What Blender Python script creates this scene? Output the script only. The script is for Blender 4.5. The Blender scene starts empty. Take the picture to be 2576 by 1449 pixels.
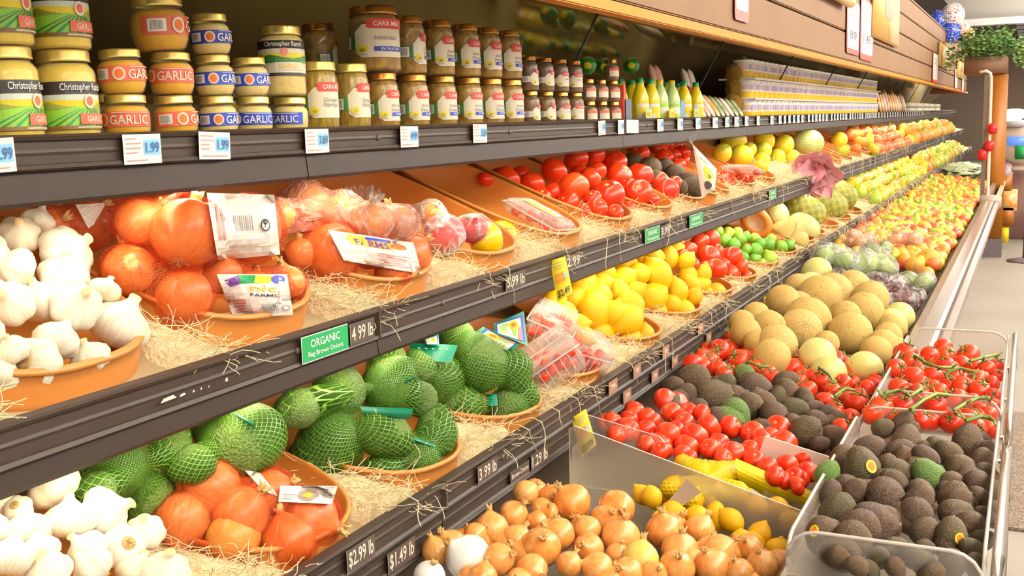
import bpy, bmesh, math, random
from mathutils import Vector, Matrix, Euler, noise
R0 = random.Random(7)
S = bpy.context.scene
COL = S.collection
PI = math.pi
# ------------------------------------------------------------------ camera
W, H, F = 2576.0, 1449.0, 2700.0
CAM = Vector((0, 0, 1.5))
AX = Matrix(((0.9017502, 0.0410258, -0.4303062), (0.4313714, -0.1491181, 0.8897654), (-0.0276631, -0.987968, -0.1521646)))
cd = bpy.data.cameras.new('camera'); cam = bpy.data.objects.new('camera', cd); COL.objects.link(cam)
cd.sensor_width = 36; cd.lens = F / W * 36; cd.clip_start = 0.02; cd.clip_end = 100
m3 = Matrix((AX.col[0], -AX.col[1], -AX.col[2])).transposed()
cam.matrix_world = Matrix.Translation(CAM) @ m3.to_4x4()
S.camera = cam
S.view_settings.view_transform = 'Standard'; S.view_settings.look = 'None'; S.view_settings.gamma = 1
S.view_settings.use_curve_mapping = False
S.view_settings.exposure = 0.08
S.cycles.use_denoising = True
S.cycles.max_bounces = 6; S.cycles.diffuse_bounces = 3; S.cycles.glossy_bounces = 3
S.cycles.transmission_bounces = 3; S.cycles.transparent_max_bounces = 14
S.cycles.caustics_reflective = False; S.cycles.caustics_refractive = False
S.cycles.sample_clamp_indirect = 6
def ray(u, v): return AX @ Vector(((u - W / 2) / F, (v - H / 2) / F, 1.0))
def proj(p):
    c = AX.transposed() @ (Vector(p) - CAM)
    return (W / 2 + F * c.x / c.z, H / 2 + F * c.y / c.z, c.z)
def atX(u, v, x):
    r = ray(u, v); return CAM + r * (x / r.x)
def atZ(u, v, z):
    r = ray(u, v); return CAM + r * ((z - CAM.z) / r.z)
def atY(u, v, y):
    r = ray(u, v); return CAM + r * (y / r.y)
def atP(u, v, x0, z0, s):            # plane z = z0 + s*(x0-x)
    r = ray(u, v); t = (z0 + s * x0 - CAM.z) / (r.z + s * r.x); return CAM + r * t
def toward(p):
    d = CAM - Vector(p); return d.normalized()
def image_dir(p, du, dv, dn=0.0):      # world direction of an image direction at p
    t = -toward(p)
    right = t.cross(Vector((0, 0, 1))).normalized(); up = right.cross(t)
    return (right * du - up * dv - t * dn).normalized()
# ------------------------------------------------------------------ world and lamps
wd = bpy.data.worlds.new('store_air'); S.world = wd; wd.use_nodes = True
wd.node_tree.nodes['Background'].inputs[0].default_value = (1.0, 0.94, 0.86, 1)
wd.node_tree.nodes['Background'].inputs[1].default_value = 0.8
def area(name, loc, aim, sx, sy, power, col=(1, .86, .62)):
    l = bpy.data.lights.new(name, 'AREA'); l.shape = 'RECTANGLE'; l.size = sx; l.size_y = sy; l.energy = power; l.color = col
    o = bpy.data.objects.new(name, l); COL.objects.link(o); o.location = loc
    z = -Vector(aim).normalized(); y = Vector((0, 1, 0)); x = y.cross(z).normalized()
    o.rotation_euler = Matrix((x, y, z)).transposed().to_euler()
    return o
SEC0, SECL, NSEC = -0.08, 1.644, 12          # shelf sections along the aisle
for i in range(NSEC):
    yc = SEC0 + SECL * (i + .5)
    area('shelf_lamp', (-1.175, yc, 1.408), (-.22, 0, -1), .03, SECL - .06, 2.0, (1, .86, .66))
    area('shelf_lamp', (-1.055, yc, 1.090), (-.22, 0, -1), .03, SECL - .06, 1.45, (1, .86, .62))
    area('bin_lamp', (-.935, yc, .768), (.45, 0, -1), .03, SECL - .06, 1.6, (1, .86, .6))
    area('canopy_lamp', (-.985, yc, 1.79), (-.35, 0, -1), .05, SECL - .06, 15.0, (1, .87, .62))
for y in (26.0, 32.0): area('ceiling_lamp_and_fill', (-.5, y, 3.2), (0, .4, -1), 1.2, 3.0, 160, (1, .93, .84))  # unseen fill lights, added to brighten the dark far wall
for y in (-1.0, 2.0, 5.0, 8.0, 11.0, 15.0, 19.0):
    area('ceiling_lamp_and_fill', (1.6, y, 3.0), (-.3, 0, -1), .9, 2.6, 30, (1, .93, .82))
    area('ceiling_lamp_and_fill', (3.6, y, 3.0), (-.6, 0, -1), .9, 2.6, 46, (1, .93, .82))
    area('added_soffit_fill', (2.2, y, 2.5), (-.2, 0, 1), .6, 2.4, 330, (1, .95, .88))  # added fill out of view, aimed up to brighten the soffit
# ------------------------------------------------------------------ materials
def lin(c):
    return tuple(((x / 255) / 12.92 if x / 255 <= .04045 else ((x / 255 + .055) / 1.055) ** 2.4) for x in c)
def rgba(c): return (*lin(c), 1)
MATS = {}
def M(name, c, rough=.5, metal=0, coat=0, vary=None, noise_=None, bump=None, emit=0, spec=.5, sss=0, streak=None, grad=None):
    """vary: colours picked per object; noise_: (scale, colour, amount); bump: (scale, strength); streak: (n, colour, amount) along longitudes; grad: (axis z lo, hi, colour)"""
    if name in MATS: return MATS[name]
    m = bpy.data.materials.new(name); MATS[name] = m; m.use_nodes = True
    nt = m.node_tree; N = nt.nodes; L = nt.links; b = N['Principled BSDF']
    b.inputs['Roughness'].default_value = rough; b.inputs['Metallic'].default_value = metal
    b.inputs['Coat Weight'].default_value = coat; b.inputs['Coat Roughness'].default_value = .08
    b.inputs['Specular IOR Level'].default_value = spec
    if sss: b.inputs['Subsurface Weight'].default_value = sss; b.inputs['Subsurface Radius'].default_value = (.02, .01, .005)
    cur = None
    rgb = N.new('ShaderNodeRGB'); rgb.outputs[0].default_value = rgba(c); cur = rgb.outputs[0]
    tc = N.new('ShaderNodeTexCoord')
    if vary:
        oi = N.new('ShaderNodeObjectInfo'); cr = N.new('ShaderNodeValToRGB')
        cs = [c] + list(vary); e = cr.color_ramp.elements
        while len(e) < len(cs): e.new(.5)
        for i, x in enumerate(cs): e[i].position = i / (len(cs) - 1); e[i].color = rgba(x)
        L.new(oi.outputs['Random'], cr.inputs[0]); cur = cr.outputs[0]
    def mix(fac, colr, amt):
        nonlocal cur
        mx = N.new('ShaderNodeMix'); mx.data_type = 'RGBA'
        mu = N.new('ShaderNodeMath'); mu.operation = 'MULTIPLY'; mu.inputs[1].default_value = amt; mu.use_clamp = True
        L.new(fac, mu.inputs[0]); L.new(mu.outputs[0], mx.inputs['Factor']); L.new(cur, mx.inputs['A'])
        mx.inputs['B'].default_value = rgba(colr); cur = mx.outputs['Result']
    def contrast(o, lo, hi):
        mr = N.new('ShaderNodeMapRange'); mr.inputs[1].default_value = lo; mr.inputs[2].default_value = hi
        L.new(o, mr.inputs[0]); return mr.outputs[0]
    if grad:
        sx = N.new('ShaderNodeSeparateXYZ'); L.new(tc.outputs['Object'], sx.inputs[0])
        mix(contrast(sx.outputs[2], grad[0], grad[1]), grad[2], 1)
    if streak:
        sx = N.new('ShaderNodeSeparateXYZ'); L.new(tc.outputs['Object'], sx.inputs[0])
        at = N.new('ShaderNodeMath'); at.operation = 'ARCTAN2'; L.new(sx.outputs[1], at.inputs[0]); L.new(sx.outputs[0], at.inputs[1])
        cb = N.new('ShaderNodeCombineXYZ'); sc = N.new('ShaderNodeMath'); sc.operation = 'MULTIPLY'; sc.inputs[1].default_value = streak[0]
        L.new(at.outputs[0], sc.inputs[0]); L.new(sc.outputs[0], cb.inputs[0]); L.new(sx.outputs[2], cb.inputs[1])
        nz = N.new('ShaderNodeTexNoise'); nz.inputs['Scale'].default_value = 1.3; nz.inputs['Detail'].default_value = 3
        L.new(cb.outputs[0], nz.inputs['Vector']); mix(contrast(nz.outputs[0], .42, .66), streak[1], streak[2])
    if noise_:
        nz = N.new('ShaderNodeTexNoise'); nz.inputs['Scale'].default_value = noise_[0]; nz.inputs['Detail'].default_value = 4
        L.new(tc.outputs['Object'], nz.inputs['Vector']); mix(contrast(nz.outputs[0], .4, .65), noise_[1], noise_[2])
    L.new(cur, b.inputs['Base Color'])
    if bump:
        if len(bump) > 2:
            nz = N.new('ShaderNodeTexVoronoi'); nz.feature = 'DISTANCE_TO_EDGE'
        else:
            nz = N.new('ShaderNodeTexNoise'); nz.inputs['Detail'].default_value = 3
        nz.inputs['Scale'].default_value = bump[0]; L.new(tc.outputs['Object'], nz.inputs['Vector'])
        bp = N.new('ShaderNodeBump'); bp.inputs['Strength'].default_value = bump[1]; bp.inputs['Distance'].default_value = .02
        src = nz.outputs[0]
        if len(bump) > 2: src = contrast(nz.outputs[0], 0, .08); bp.invert = True
        L.new(src, bp.inputs['Height']); L.new(bp.outputs[0], b.inputs['Normal'])
    if emit:
        L.new(cur, b.inputs['Emission Color']); b.inputs['Emission Strength'].default_value = emit
    return m
def film(name, c, alpha, rough=.12, bump=None, net=None, edge=.4):
    """clear sheet: part see-through, part glossy; net=(nu,nv,w): crossing strands in UV, opaque"""
    if name in MATS: return MATS[name]
    m = bpy.data.materials.new(name); MATS[name] = m; m.use_nodes = True
    nt = m.node_tree; N = nt.nodes; L = nt.links; b = N['Principled BSDF']; out = N['Material Output']
    b.inputs['Base Color'].default_value = rgba(c); b.inputs['Roughness'].default_value = rough
    tr = N.new('ShaderNodeBsdfTransparent'); mx = N.new('ShaderNodeMixShader')
    lc = [1 - (1 - x) * .25 for x in lin(c)]; tr.inputs[0].default_value = (*lc, 1)
    tc = N.new('ShaderNodeTexCoord')
    lw = N.new('ShaderNodeLayerWeight'); lw.inputs[0].default_value = .25
    ad = N.new('ShaderNodeMath'); ad.operation = 'MULTIPLY_ADD'; ad.inputs[1].default_value = edge; ad.inputs[2].default_value = alpha; ad.use_clamp = True
    L.new(lw.outputs['Facing'], ad.inputs[0]); fac = ad.outputs[0]
    if bump:
        nz = N.new('ShaderNodeTexNoise'); nz.inputs['Scale'].default_value = bump[0]; nz.inputs['Detail'].default_value = 5; nz.inputs['Distortion'].default_value = 1.2
        L.new(tc.outputs['Object'], nz.inputs['Vector']); bp = N.new('ShaderNodeBump'); bp.inputs['Strength'].default_value = bump[1]; bp.inputs['Distance'].default_value = .03
        L.new(nz.outputs[0], bp.inputs['Height']); L.new(bp.outputs[0], b.inputs['Normal'])
        if len(bump) > 2:
            mr = N.new('ShaderNodeMapRange'); mr.inputs[1].default_value = .5; mr.inputs[2].default_value = .62; mr.inputs[4].default_value = bump[2]
            L.new(nz.outputs[0], mr.inputs[0]); a2 = N.new('ShaderNodeMath'); a2.operation = 'ADD'; a2.use_clamp = True
            L.new(fac, a2.inputs[0]); L.new(mr.outputs[0], a2.inputs[1]); fac = a2.outputs[0]
    if net:
        sx = N.new('ShaderNodeSeparateXYZ'); L.new(tc.outputs['UV'], sx.inputs[0])
        for sgn in (1, -1):
            a = N.new('ShaderNodeMath'); a.operation = 'MULTIPLY'; a.inputs[1].default_value = net[0]; L.new(sx.outputs[0], a.inputs[0])
            c2 = N.new('ShaderNodeMath'); c2.operation = 'MULTIPLY_ADD'; c2.inputs[1].default_value = sgn * net[1]; L.new(sx.outputs[1], c2.inputs[0]); L.new(a.outputs[0], c2.inputs[2])
            fr = N.new('ShaderNodeMath'); fr.operation = 'FRACT'; L.new(c2.outputs[0], fr.inputs[0])
            lt = N.new('ShaderNodeMath'); lt.operation = 'LESS_THAN'; lt.inputs[1].default_value = net[2]; L.new(fr.outputs[0], lt.inputs[0])
            mxm = N.new('ShaderNodeMath'); mxm.operation = 'MAXIMUM'; L.new(fac, mxm.inputs[0]); L.new(lt.outputs[0], mxm.inputs[1]); fac = mxm.outputs[0]
    L.new(fac, mx.inputs[0]); L.new(tr.outputs[0], mx.inputs[1]); L.new(b.outputs[0], mx.inputs[2]); L.new(mx.outputs[0], out.inputs['Surface'])
    return m
def flat(name, c, rough=.45): return M(name, c, rough)
# ------------------------------------------------------------------ object helpers
def obj(name, bm, mat=None, parent=None, smooth=True, loc=None):
    if isinstance(bm, bpy.types.Mesh): me = bm
    else:
        me = bpy.data.meshes.new(name)
        bm.normal_update(); bm.to_mesh(me); bm.free()
        if smooth: me.shade_smooth()
        for x in (mat if isinstance(mat, (list, tuple)) else [mat]):
            if x: me.materials.append(x)
    o = bpy.data.objects.new(name, me); COL.objects.link(o)
    if parent: o.parent = parent
    if loc is not None: o.location = loc
    return o
def tag(o, label, cat, group=None, kind=None):
    o['label'] = label
    if cat: o['category'] = cat
    if group: o['group'] = group
    if kind: o['kind'] = kind
    return o
def thing(name, label, cat, loc=(0, 0, 0), group=None, rot=None):
    o = bpy.data.objects.new(name, None); COL.objects.link(o); o.location = loc; o.empty_display_size = .02
    if rot is not None: o.rotation_euler = rot
    return tag(o, label, cat, group)
def struct(name, bm, m, smooth=False):
    o = obj(name, bm, m, None, smooth); o['kind'] = 'structure'; return o
KIDS = {}
def dup(root, label=None, group=None):
    r = root.copy(); COL.objects.link(r)
    if label: r['label'] = label
    if group: r['group'] = group
    for ch in KIDS.get(root.name, ()):
        c = ch.copy(); COL.objects.link(c); c.parent = r
        for g in KIDS.get(ch.name, ()):
            d = g.copy(); COL.objects.link(d); d.parent = c
    return r
def keep(root, *kids): KIDS[root.name] = list(kids); return root
def place(o, loc, q=None, s=None):
    o.location = loc
    if q is not None: o.rotation_mode = 'QUATERNION'; o.rotation_quaternion = q
    if s is not None: o.scale = (s, s, s) if not hasattr(s, '__len__') else s
    return o
def box(x0, x1, y0, y1, z0, z1, bev=0, bm=None):
    b = bm or bmesh.new(); g = bmesh.ops.create_cube(b, size=1)
    bmesh.ops.scale(b, vec=(x1 - x0, y1 - y0, z1 - z0), verts=g['verts'])
    bmesh.ops.translate(b, vec=((x0 + x1) / 2, (y0 + y1) / 2, (z0 + z1) / 2), verts=g['verts'])
    if bev: bmesh.ops.bevel(b, geom=list({e for v in g['verts'] for e in v.link_edges}), offset=bev, segments=2, affect='EDGES')
    return b
def lathe(prof, n=24, bm=None, rf=None):
    b = bm or bmesh.new(); rings = []
    for r, z in prof:
        if r < 1e-6: rings.append([b.verts.new((0, 0, z))])
        else: rings.append([b.verts.new(((rr := r * (rf(2 * PI * i / n, z) if rf else 1)) * math.cos(2 * PI * i / n), rr * math.sin(2 * PI * i / n), z)) for i in range(n)])
    for A, B in zip(rings, rings[1:]):
        for i in range(n):
            j = (i + 1) % n
            if len(A) == 1 and len(B) == 1: continue
            if len(A) == 1: b.faces.new((A[0], B[j], B[i]))
            elif len(B) == 1: b.faces.new((A[i], A[j], B[0]))
            else: b.faces.new((A[i], A[j], B[j], B[i]))
    return b
def tube(path, r, n=6, bm=None, close=True):
    b = bm or bmesh.new(); prev = None; P = [Vector(p) for p in path]; first = None
    for k, p in enumerate(P):
        d = (P[min(k + 1, len(P) - 1)] - P[max(k - 1, 0)]).normalized()
        a = d.cross(Vector((.3, .2, .93))); a = a.normalized() if a.length > 1e-4 else Vector((1, 0, 0)); c = d.cross(a)
        rr = r[k] if hasattr(r, '__len__') else r
        ring = [b.verts.new(p + (a * math.cos(2 * PI * i / n) + c * math.sin(2 * PI * i / n)) * rr) for i in range(n)]
        if prev:
            for i in range(n): b.faces.new((prev[i], prev[(i + 1) % n], ring[(i + 1) % n], ring[i]))
        else: first = ring
        prev = ring
    if close: b.faces.new(prev); b.faces.new(first[::-1])
    return b
def extrude_y(poly, y0, y1, bm=None):    # poly: list of (x,z)
    b = bm or bmesh.new()
    A = [b.verts.new((x, y0, z)) for x, z in poly]; B = [b.verts.new((x, y1, z)) for x, z in poly]; n = len(poly)
    for i in range(n): b.faces.new((A[i], A[(i + 1) % n], B[(i + 1) % n], B[i]))
    b.faces.new(A[::-1]); b.faces.new(B)
    bmesh.ops.recalc_face_normals(b, faces=b.faces); return b
def sphere(n=20, m=14, bm=None, f=None):   # unit; f(dir)->Vector
    b = bm or bmesh.new(); rows = []
    for j in range(m + 1):
        t = PI * j / m
        cnt = 1 if j in (0, m) else n
        row = []
        for i in range(cnt):
            p = 2 * PI * i / n
            d = Vector((math.sin(t) * math.cos(p), math.sin(t) * math.sin(p), -math.cos(t)))
            row.append(b.verts.new(f(d) if f else d))
        rows.append(row)
    for A, B in zip(rows, rows[1:]):
        for i in range(n):
            j = (i + 1) % n
            if len(A) == 1: b.faces.new((A[0], B[j], B[i]))
            elif len(B) == 1: b.faces.new((A[i], A[j], B[0]))
            else: b.faces.new((A[i], A[j], B[j], B[i]))
    return b
# ------------------------------------------------------------------ flat graphics (labels, cards, tags)
TXT = {}
def text_tris(s):
    if s in TXT: return TXT[s]
    cu = bpy.data.curves.new('lettering', 'FONT'); cu.body = s; cu.size = 1; cu.align_x = 'CENTER'; cu.align_y = 'CENTER'; cu.resolution_u = 2
    cu.offset = .012
    o = bpy.data.objects.new('lettering', cu); COL.objects.link(o)
    dg = bpy.context.evaluated_depsgraph_get(); me = bpy.data.meshes.new_from_object(o.evaluated_get(dg))
    vs = [(v.co.x, v.co.y) for v in me.vertices]; fs = [tuple(p.vertices) for p in me.polygons]
    bpy.data.objects.remove(o); bpy.data.curves.remove(cu); bpy.data.meshes.remove(me)
    if vs:
        xs = [v[0] for v in vs]; ys = [v[1] for v in vs]; w = max(xs) - min(xs); h = max(ys) - min(ys); cx = (max(xs) + min(xs)) / 2; cy = (max(ys) + min(ys)) / 2
        vs = [(x - cx, y - cy) for x, y in vs]
    else: w = h = 1
    TXT[s] = (vs, fs, w, h); return TXT[s]
class Flat:
    """graphics in the x,z plane facing -y ... stacked in thin layers; bend(R) wraps it round a cylinder"""
    def __init__(self): self.bm = bmesh.new(); self.mats = []; self.lay = 0
    def _m(self, mat):
        if mat not in self.mats: self.mats.append(mat)
        return self.mats.index(mat)
    def poly(self, pts, mat, lay=None, hang=None):
        k = self._m(mat); self.lay += 1; y = -(self.lay if lay is None else lay) * 1.0
        vs = [self.bm.verts.new((x, y, z)) for x, z in pts]; f = self.bm.faces.new(vs); f.material_index = k; f.normal_update()
        if f.normal.y > 0: f.normal_flip()
        return self
    def rect(self, x0, x1, z0, z1, mat, lay=None): return self.poly([(x0, z0), (x1, z0), (x1, z1), (x0, z1)], mat, lay)
    def disc(self, x, z, r, mat, n=16, lay=None, rz=None): return self.poly([(x + r * math.cos(2 * PI * i / n), z + (rz or r) * math.sin(2 * PI * i / n)) for i in range(n)], mat, lay)
    def rrect(self, x0, x1, z0, z1, r, mat):
        pts = []
        for cx, cz, a in ((x1 - r, z1 - r, 0), (x0 + r, z1 - r, 90), (x0 + r, z0 + r, 180), (x1 - r, z0 + r, 270)):
            pts += [(cx + r * math.cos(math.radians(a + t)), cz + r * math.sin(math.radians(a + t))) for t in (0, 30, 60, 90)]
        return self.poly(pts, mat)
    def text(self, s, x, z, h, mat, w=None, rot=0, sx=1):
        vs, fs, tw, th = text_tris(s); k = self._m(mat); self.lay += 1; y = -self.lay * 1.0
        sc = h / .72; kx = (w / tw) if w else sc * sx
        c, sn = math.cos(rot), math.sin(rot)
        nv = [self.bm.verts.new((x + a * kx * c - b * sc * sn, y, z + a * kx * sn + b * sc * c)) for a, b in vs]
        for f in fs:
            try: q = self.bm.faces.new([nv[i] for i in f]); q.material_index = k; q.normal_update(); (q.normal_flip() if q.normal.y > 0 else None)
            except ValueError: pass
        return self
    def lines(self, x0, x1, z0, z1, n, mat, thick=.35, seed=0):
        rr = random.Random(seed)
        for i in range(n):
            z = z1 - (i + .5) * (z1 - z0) / n; t = (z1 - z0) / n * thick / 2
            self.rect(x0, x0 + (x1 - x0) * rr.uniform(.6, 1), z - t, z + t, mat)
        return self
    def bars(self, x0, x1, z0, z1, mat, n=9):
        for i in range(n):
            w = (x1 - x0) / n; self.rect(x0 + i * w, x0 + i * w + w * (.35 if i % 3 else .6), z0, z1, mat)
        return self
    def mesh(self, name, R=None, eps=.00025, curl=None, cut=None):
        b = self.bm
        if R or cut:
            xs = [v.co.x for v in b.verts]; lo, hi = min(xs), max(xs); n = max(2, int((hi - lo) / ((R or 1) * .16 if R else (hi - lo) / cut)))
            for i in range(1, n):
                x = lo + (hi - lo) * i / n
                bmesh.ops.bisect_plane(b, geom=list(b.verts) + list(b.edges) + list(b.faces), plane_co=(x, 0, 0), plane_no=(1, 0, 0), dist=1e-6)
        for v in b.verts:
            d = -v.co.y * eps
            if R: a = v.co.x / R; v.co = Vector(((R + d) * math.cos(a), (R + d) * math.sin(a), v.co.z))
            elif curl: v.co = curl(v.co.x, v.co.z, d)
            else: v.co = Vector((d, v.co.x, v.co.z))       # faces +x, reads along +y
        me = bpy.data.meshes.new(name); b.to_mesh(me); b.free()
        for x in self.mats: me.materials.append(x)
        return me
ORD = ['first', 'second', 'third', 'fourth', 'fifth', 'sixth', 'seventh', 'eighth', 'ninth', 'tenth', 'eleventh', 'twelfth', 'thirteenth', 'fourteenth', 'fifteenth', 'sixteenth', 'seventeenth', 'eighteenth', 'nineteenth', 'twentieth']
def nth(i):
    if i < 20: return ORD[i]
    t = ['twenty', 'thirty', 'forty', 'fifty', 'sixty', 'seventy', 'eighty', 'ninety'][(i + 1) // 10 - 2]; k = (i + 1) % 10
    return (t[:-1] + 'ieth') if k == 0 else t + '-' + ORD[k - 1]
# ------------------------------------------------------------------ palette
WHITE = flat('white_print', (250, 246, 236), .5); BLACK = flat('black_print', (40, 34, 30), .5); GREYP = flat('grey_print', (150, 146, 140), .5)
REDP = flat('red_print', (222, 62, 44), .4); BLUEP = flat('blue_print', (44, 66, 176), .4); GREENP = flat('green_print', (24, 140, 78), .4)
YELP = flat('yellow_print', (244, 214, 28), .45); CREAMP = flat('cream_print', (240, 228, 200), .5); LBLUE = flat('pale_blue_print', (140, 200, 236), .5)
ORANGEP = flat('orange_print', (240, 120, 40), .45); GOLDP = flat('gold_print', (238, 190, 60), .45); TEALP = flat('teal_print', (0, 112, 84), .35)
LGREEN = flat('light_green_print', (150, 205, 60), .45); DGREEN = flat('dark_green_print', (60, 120, 50), .45); PURPLEP = flat('purple_print', (110, 60, 140), .45)
SKYP = flat('sky_print', (226, 232, 214), .45); PINKP = flat('pink_print', (240, 150, 140), .45); SALMON = flat('salmon_print', (232, 104, 74), .4); DBLUE = flat('blue_price_ink', (40, 80, 130), .5)
RAIL = M('brown_rail', (52, 41, 33), .5, 0, noise_=(6, (44, 34, 28), .5), spec=.3); RAIL2 = M('brown_lamp_housing', (44, 33, 27), .5, 0, spec=.25)
DECK = M('shelf_steel', (176, 158, 122), .5, .1); DARK = M('dark_liner', (72, 58, 48), .6)
TERRA = M('terracotta_plastic', (206, 132, 60), .42, 0, .1, noise_=(9, (196, 120, 52), .5))
CHROME = M('brushed_chrome', (214, 204, 194), .24, .9, noise_=(3, (190, 178, 168), .4))
STRAW = M('straw_fibre', (250, 234, 192), .6, noise_=(30, (238, 210, 152), .5)); BED = M('straw_bed', (252, 236, 192), .8, noise_=(70, (226, 196, 136), .6), bump=(160, .6))
GLASSJ = film('jar_glass', (250, 246, 232), .03, .04, edge=.22)
GOLDLID = M('gold_lid', (238, 214, 124), .28, .7); BROWNLID = M('copper_lid', (176, 122, 52), .25, .8, noise_=(5, (140, 92, 40), .4))
CLEAR = film('clear_plastic', (255, 250, 244), .12, .06); CLEARR = film('clear_plastic_rib', (255, 252, 248), .3, .1)
PLEXI = film('smoky_plexiglass', (206, 196, 180), .34, .12); PLEXIC = film('clear_plexiglass', (236, 228, 218), .14, .06); PLEXIE = film('plexiglass_edge', (240, 232, 220), .7, .2)
# ------------------------------------------------------------------ setting
FLOORM = M('vinyl_tile_floor', (130, 124, 116), .6, noise_=(1.1, (118, 109, 98), .7), spec=.2)
b = box(-3, 7, -3, 36, -.06, 0); struct('floor', b, FLOORM)
b = box(-3, 7, -3, 36, 3.6, 3.7); struct('ceiling', b, M('dark_ceiling', (120, 114, 112), .8))
b = box(-3.1, -3, -3, 36, 0, 3.6); struct('wall_left', b, M('store_wall', (150, 134, 112), .8))
b = box(-3, 7, 36, 36.1, 0, 3.6); struct('wall_far', b, M('far_wall', (140, 118, 100), .8))
b = bmesh.new(); box(-1.2, 7, -3, 21, 3.06, 3.2, 0, b); box(-1.2, 7, 20.8, 21.1, 2.95, 3.06, .01, b)
struct('trim_soffit', b, M('white_soffit', (250, 246, 240), .7))
b = bmesh.new()
for i in range(9): box(-.4, 7, 22.5 + i * 1.3, 22.56 + i * 1.3, 3.3, 3.36, 0, b)
struct('trim_ceiling_grid', b, M('ceiling_grid', (226, 226, 230), .5))
MATM = M('rubber_mat', (122, 106, 90), .85, noise_=(14, (104, 88, 76), .8), bump=(60, .8, 1))
tag(obj('floor_mat', box(-.15, 2.6, 4.08, 5.74, 0, .012, .004), MATM, None, False), 'dark ribbed rubber mat lying on the beige floor beside the case', 'mat')
# ------------------------------------------------------------------ the case
Y0, Y1 = SEC0, SEC0 + SECL * NSEC
case = thing('produce_case', 'long open produce case with brown inner wall and chrome bumper', 'display case', (0, 0, 0))
obj('base', box(-1.75, -.52, Y0, Y1, .02, .55, .01), M('case_enamel', (222, 204, 176), .35), case, False)
obj('kickplate', box(-1.7, -.54, Y0, Y1, 0, .02), DARK, case, False)
obj('front_panel', extrude_y([(-.52, .02), (-.50, .02), (-.228, .70), (-.222, .738), (-.26, .738)], Y0, Y1), M('case_enamel', (222, 204, 176), .35), case, False)
obj('inner_wall', extrude_y([(-.44, .55), (-.30, .55), (-.30, .76), (-.332, .768), (-.338, .762), (-.40, .66)], Y0, Y1), M('brown_inner_wall', (112, 90, 68), .4), case, False)
obj('well_floor', extrude_y([(-1.62, .57), (-.40, .57), (-.40, .60), (-1.62, .68)], Y0, Y1), DARK, case, False)
bp = obj('bumper_rail', extrude_y([(-.334, .742), (-.21, .735), (-.205, .75), (-.212, .764), (-.236, .768), (-.245, .764), (-.262, .772), (-.305, .777), (-.334, .77)], Y0, 9.52), CHROME, case, False)
obj('bumper_strip', extrude_y([(-.246, .764), (-.238, .764), (-.238, .7705), (-.246, .7705)], Y0, 9.52), M('dark_bumper_line', (70, 56, 48), .5), bp, False)
obj('end_cap', box(-.36, -.195, 9.52, 9.6, .7, .81, .012), M('grey_end_cap', (190, 176, 160), .4), case)
obj('back_panel', box(-1.76, -1.66, Y0, Y1, .5, 1.62), M('case_back', (170, 150, 106), .55), case, False)
obj('mirror', extrude_y([(-1.665, 1.56), (-1.655, 1.56), (-1.075, 2.02), (-1.085, 2.03)], Y0, Y1), M('tinted_mirror', (206, 190, 130), .07, .85, noise_=(2.2, (150, 134, 84), .6)), case, False)
for i in range(9):
    yy = 2.95 + i * 1.4 - (.0 if i else 0)
    obj('mirror_clip', tube([(-1.30, yy, 1.49), (-1.13, yy, 1.80)], .004, 6), BLACK, case)
ep = thing('tube_frame', 'white tube frame with red clips standing at the end of the chrome bumper', 'frame', (-.30, 9.72, 0))
pth = [(-.10, 0, 1.80), (-.05, 0, 1.81), (-.02, 0, 1.79), (-.012, 0, 1.75), (.0, 0, .47), (-.01, 0, .43), (-.06, 0, .42)]
obj('frame', tube(pth, .013, 8), M('white_tube', (236, 228, 214), .35), ep)
obj('post', box(-.062, -.03, .0, .03, .44, 1.78), M('dark_post', (96, 80, 70), .5), ep, False)
for z, x in ((1.30, .02), (1.16, .0), (1.09, -.05)):
    obj('clip', box(x - .04, x + .03, -.05, -.02, z, z + .085, .01), M('red_clip', (222, 40, 44), .35), ep)
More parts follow.
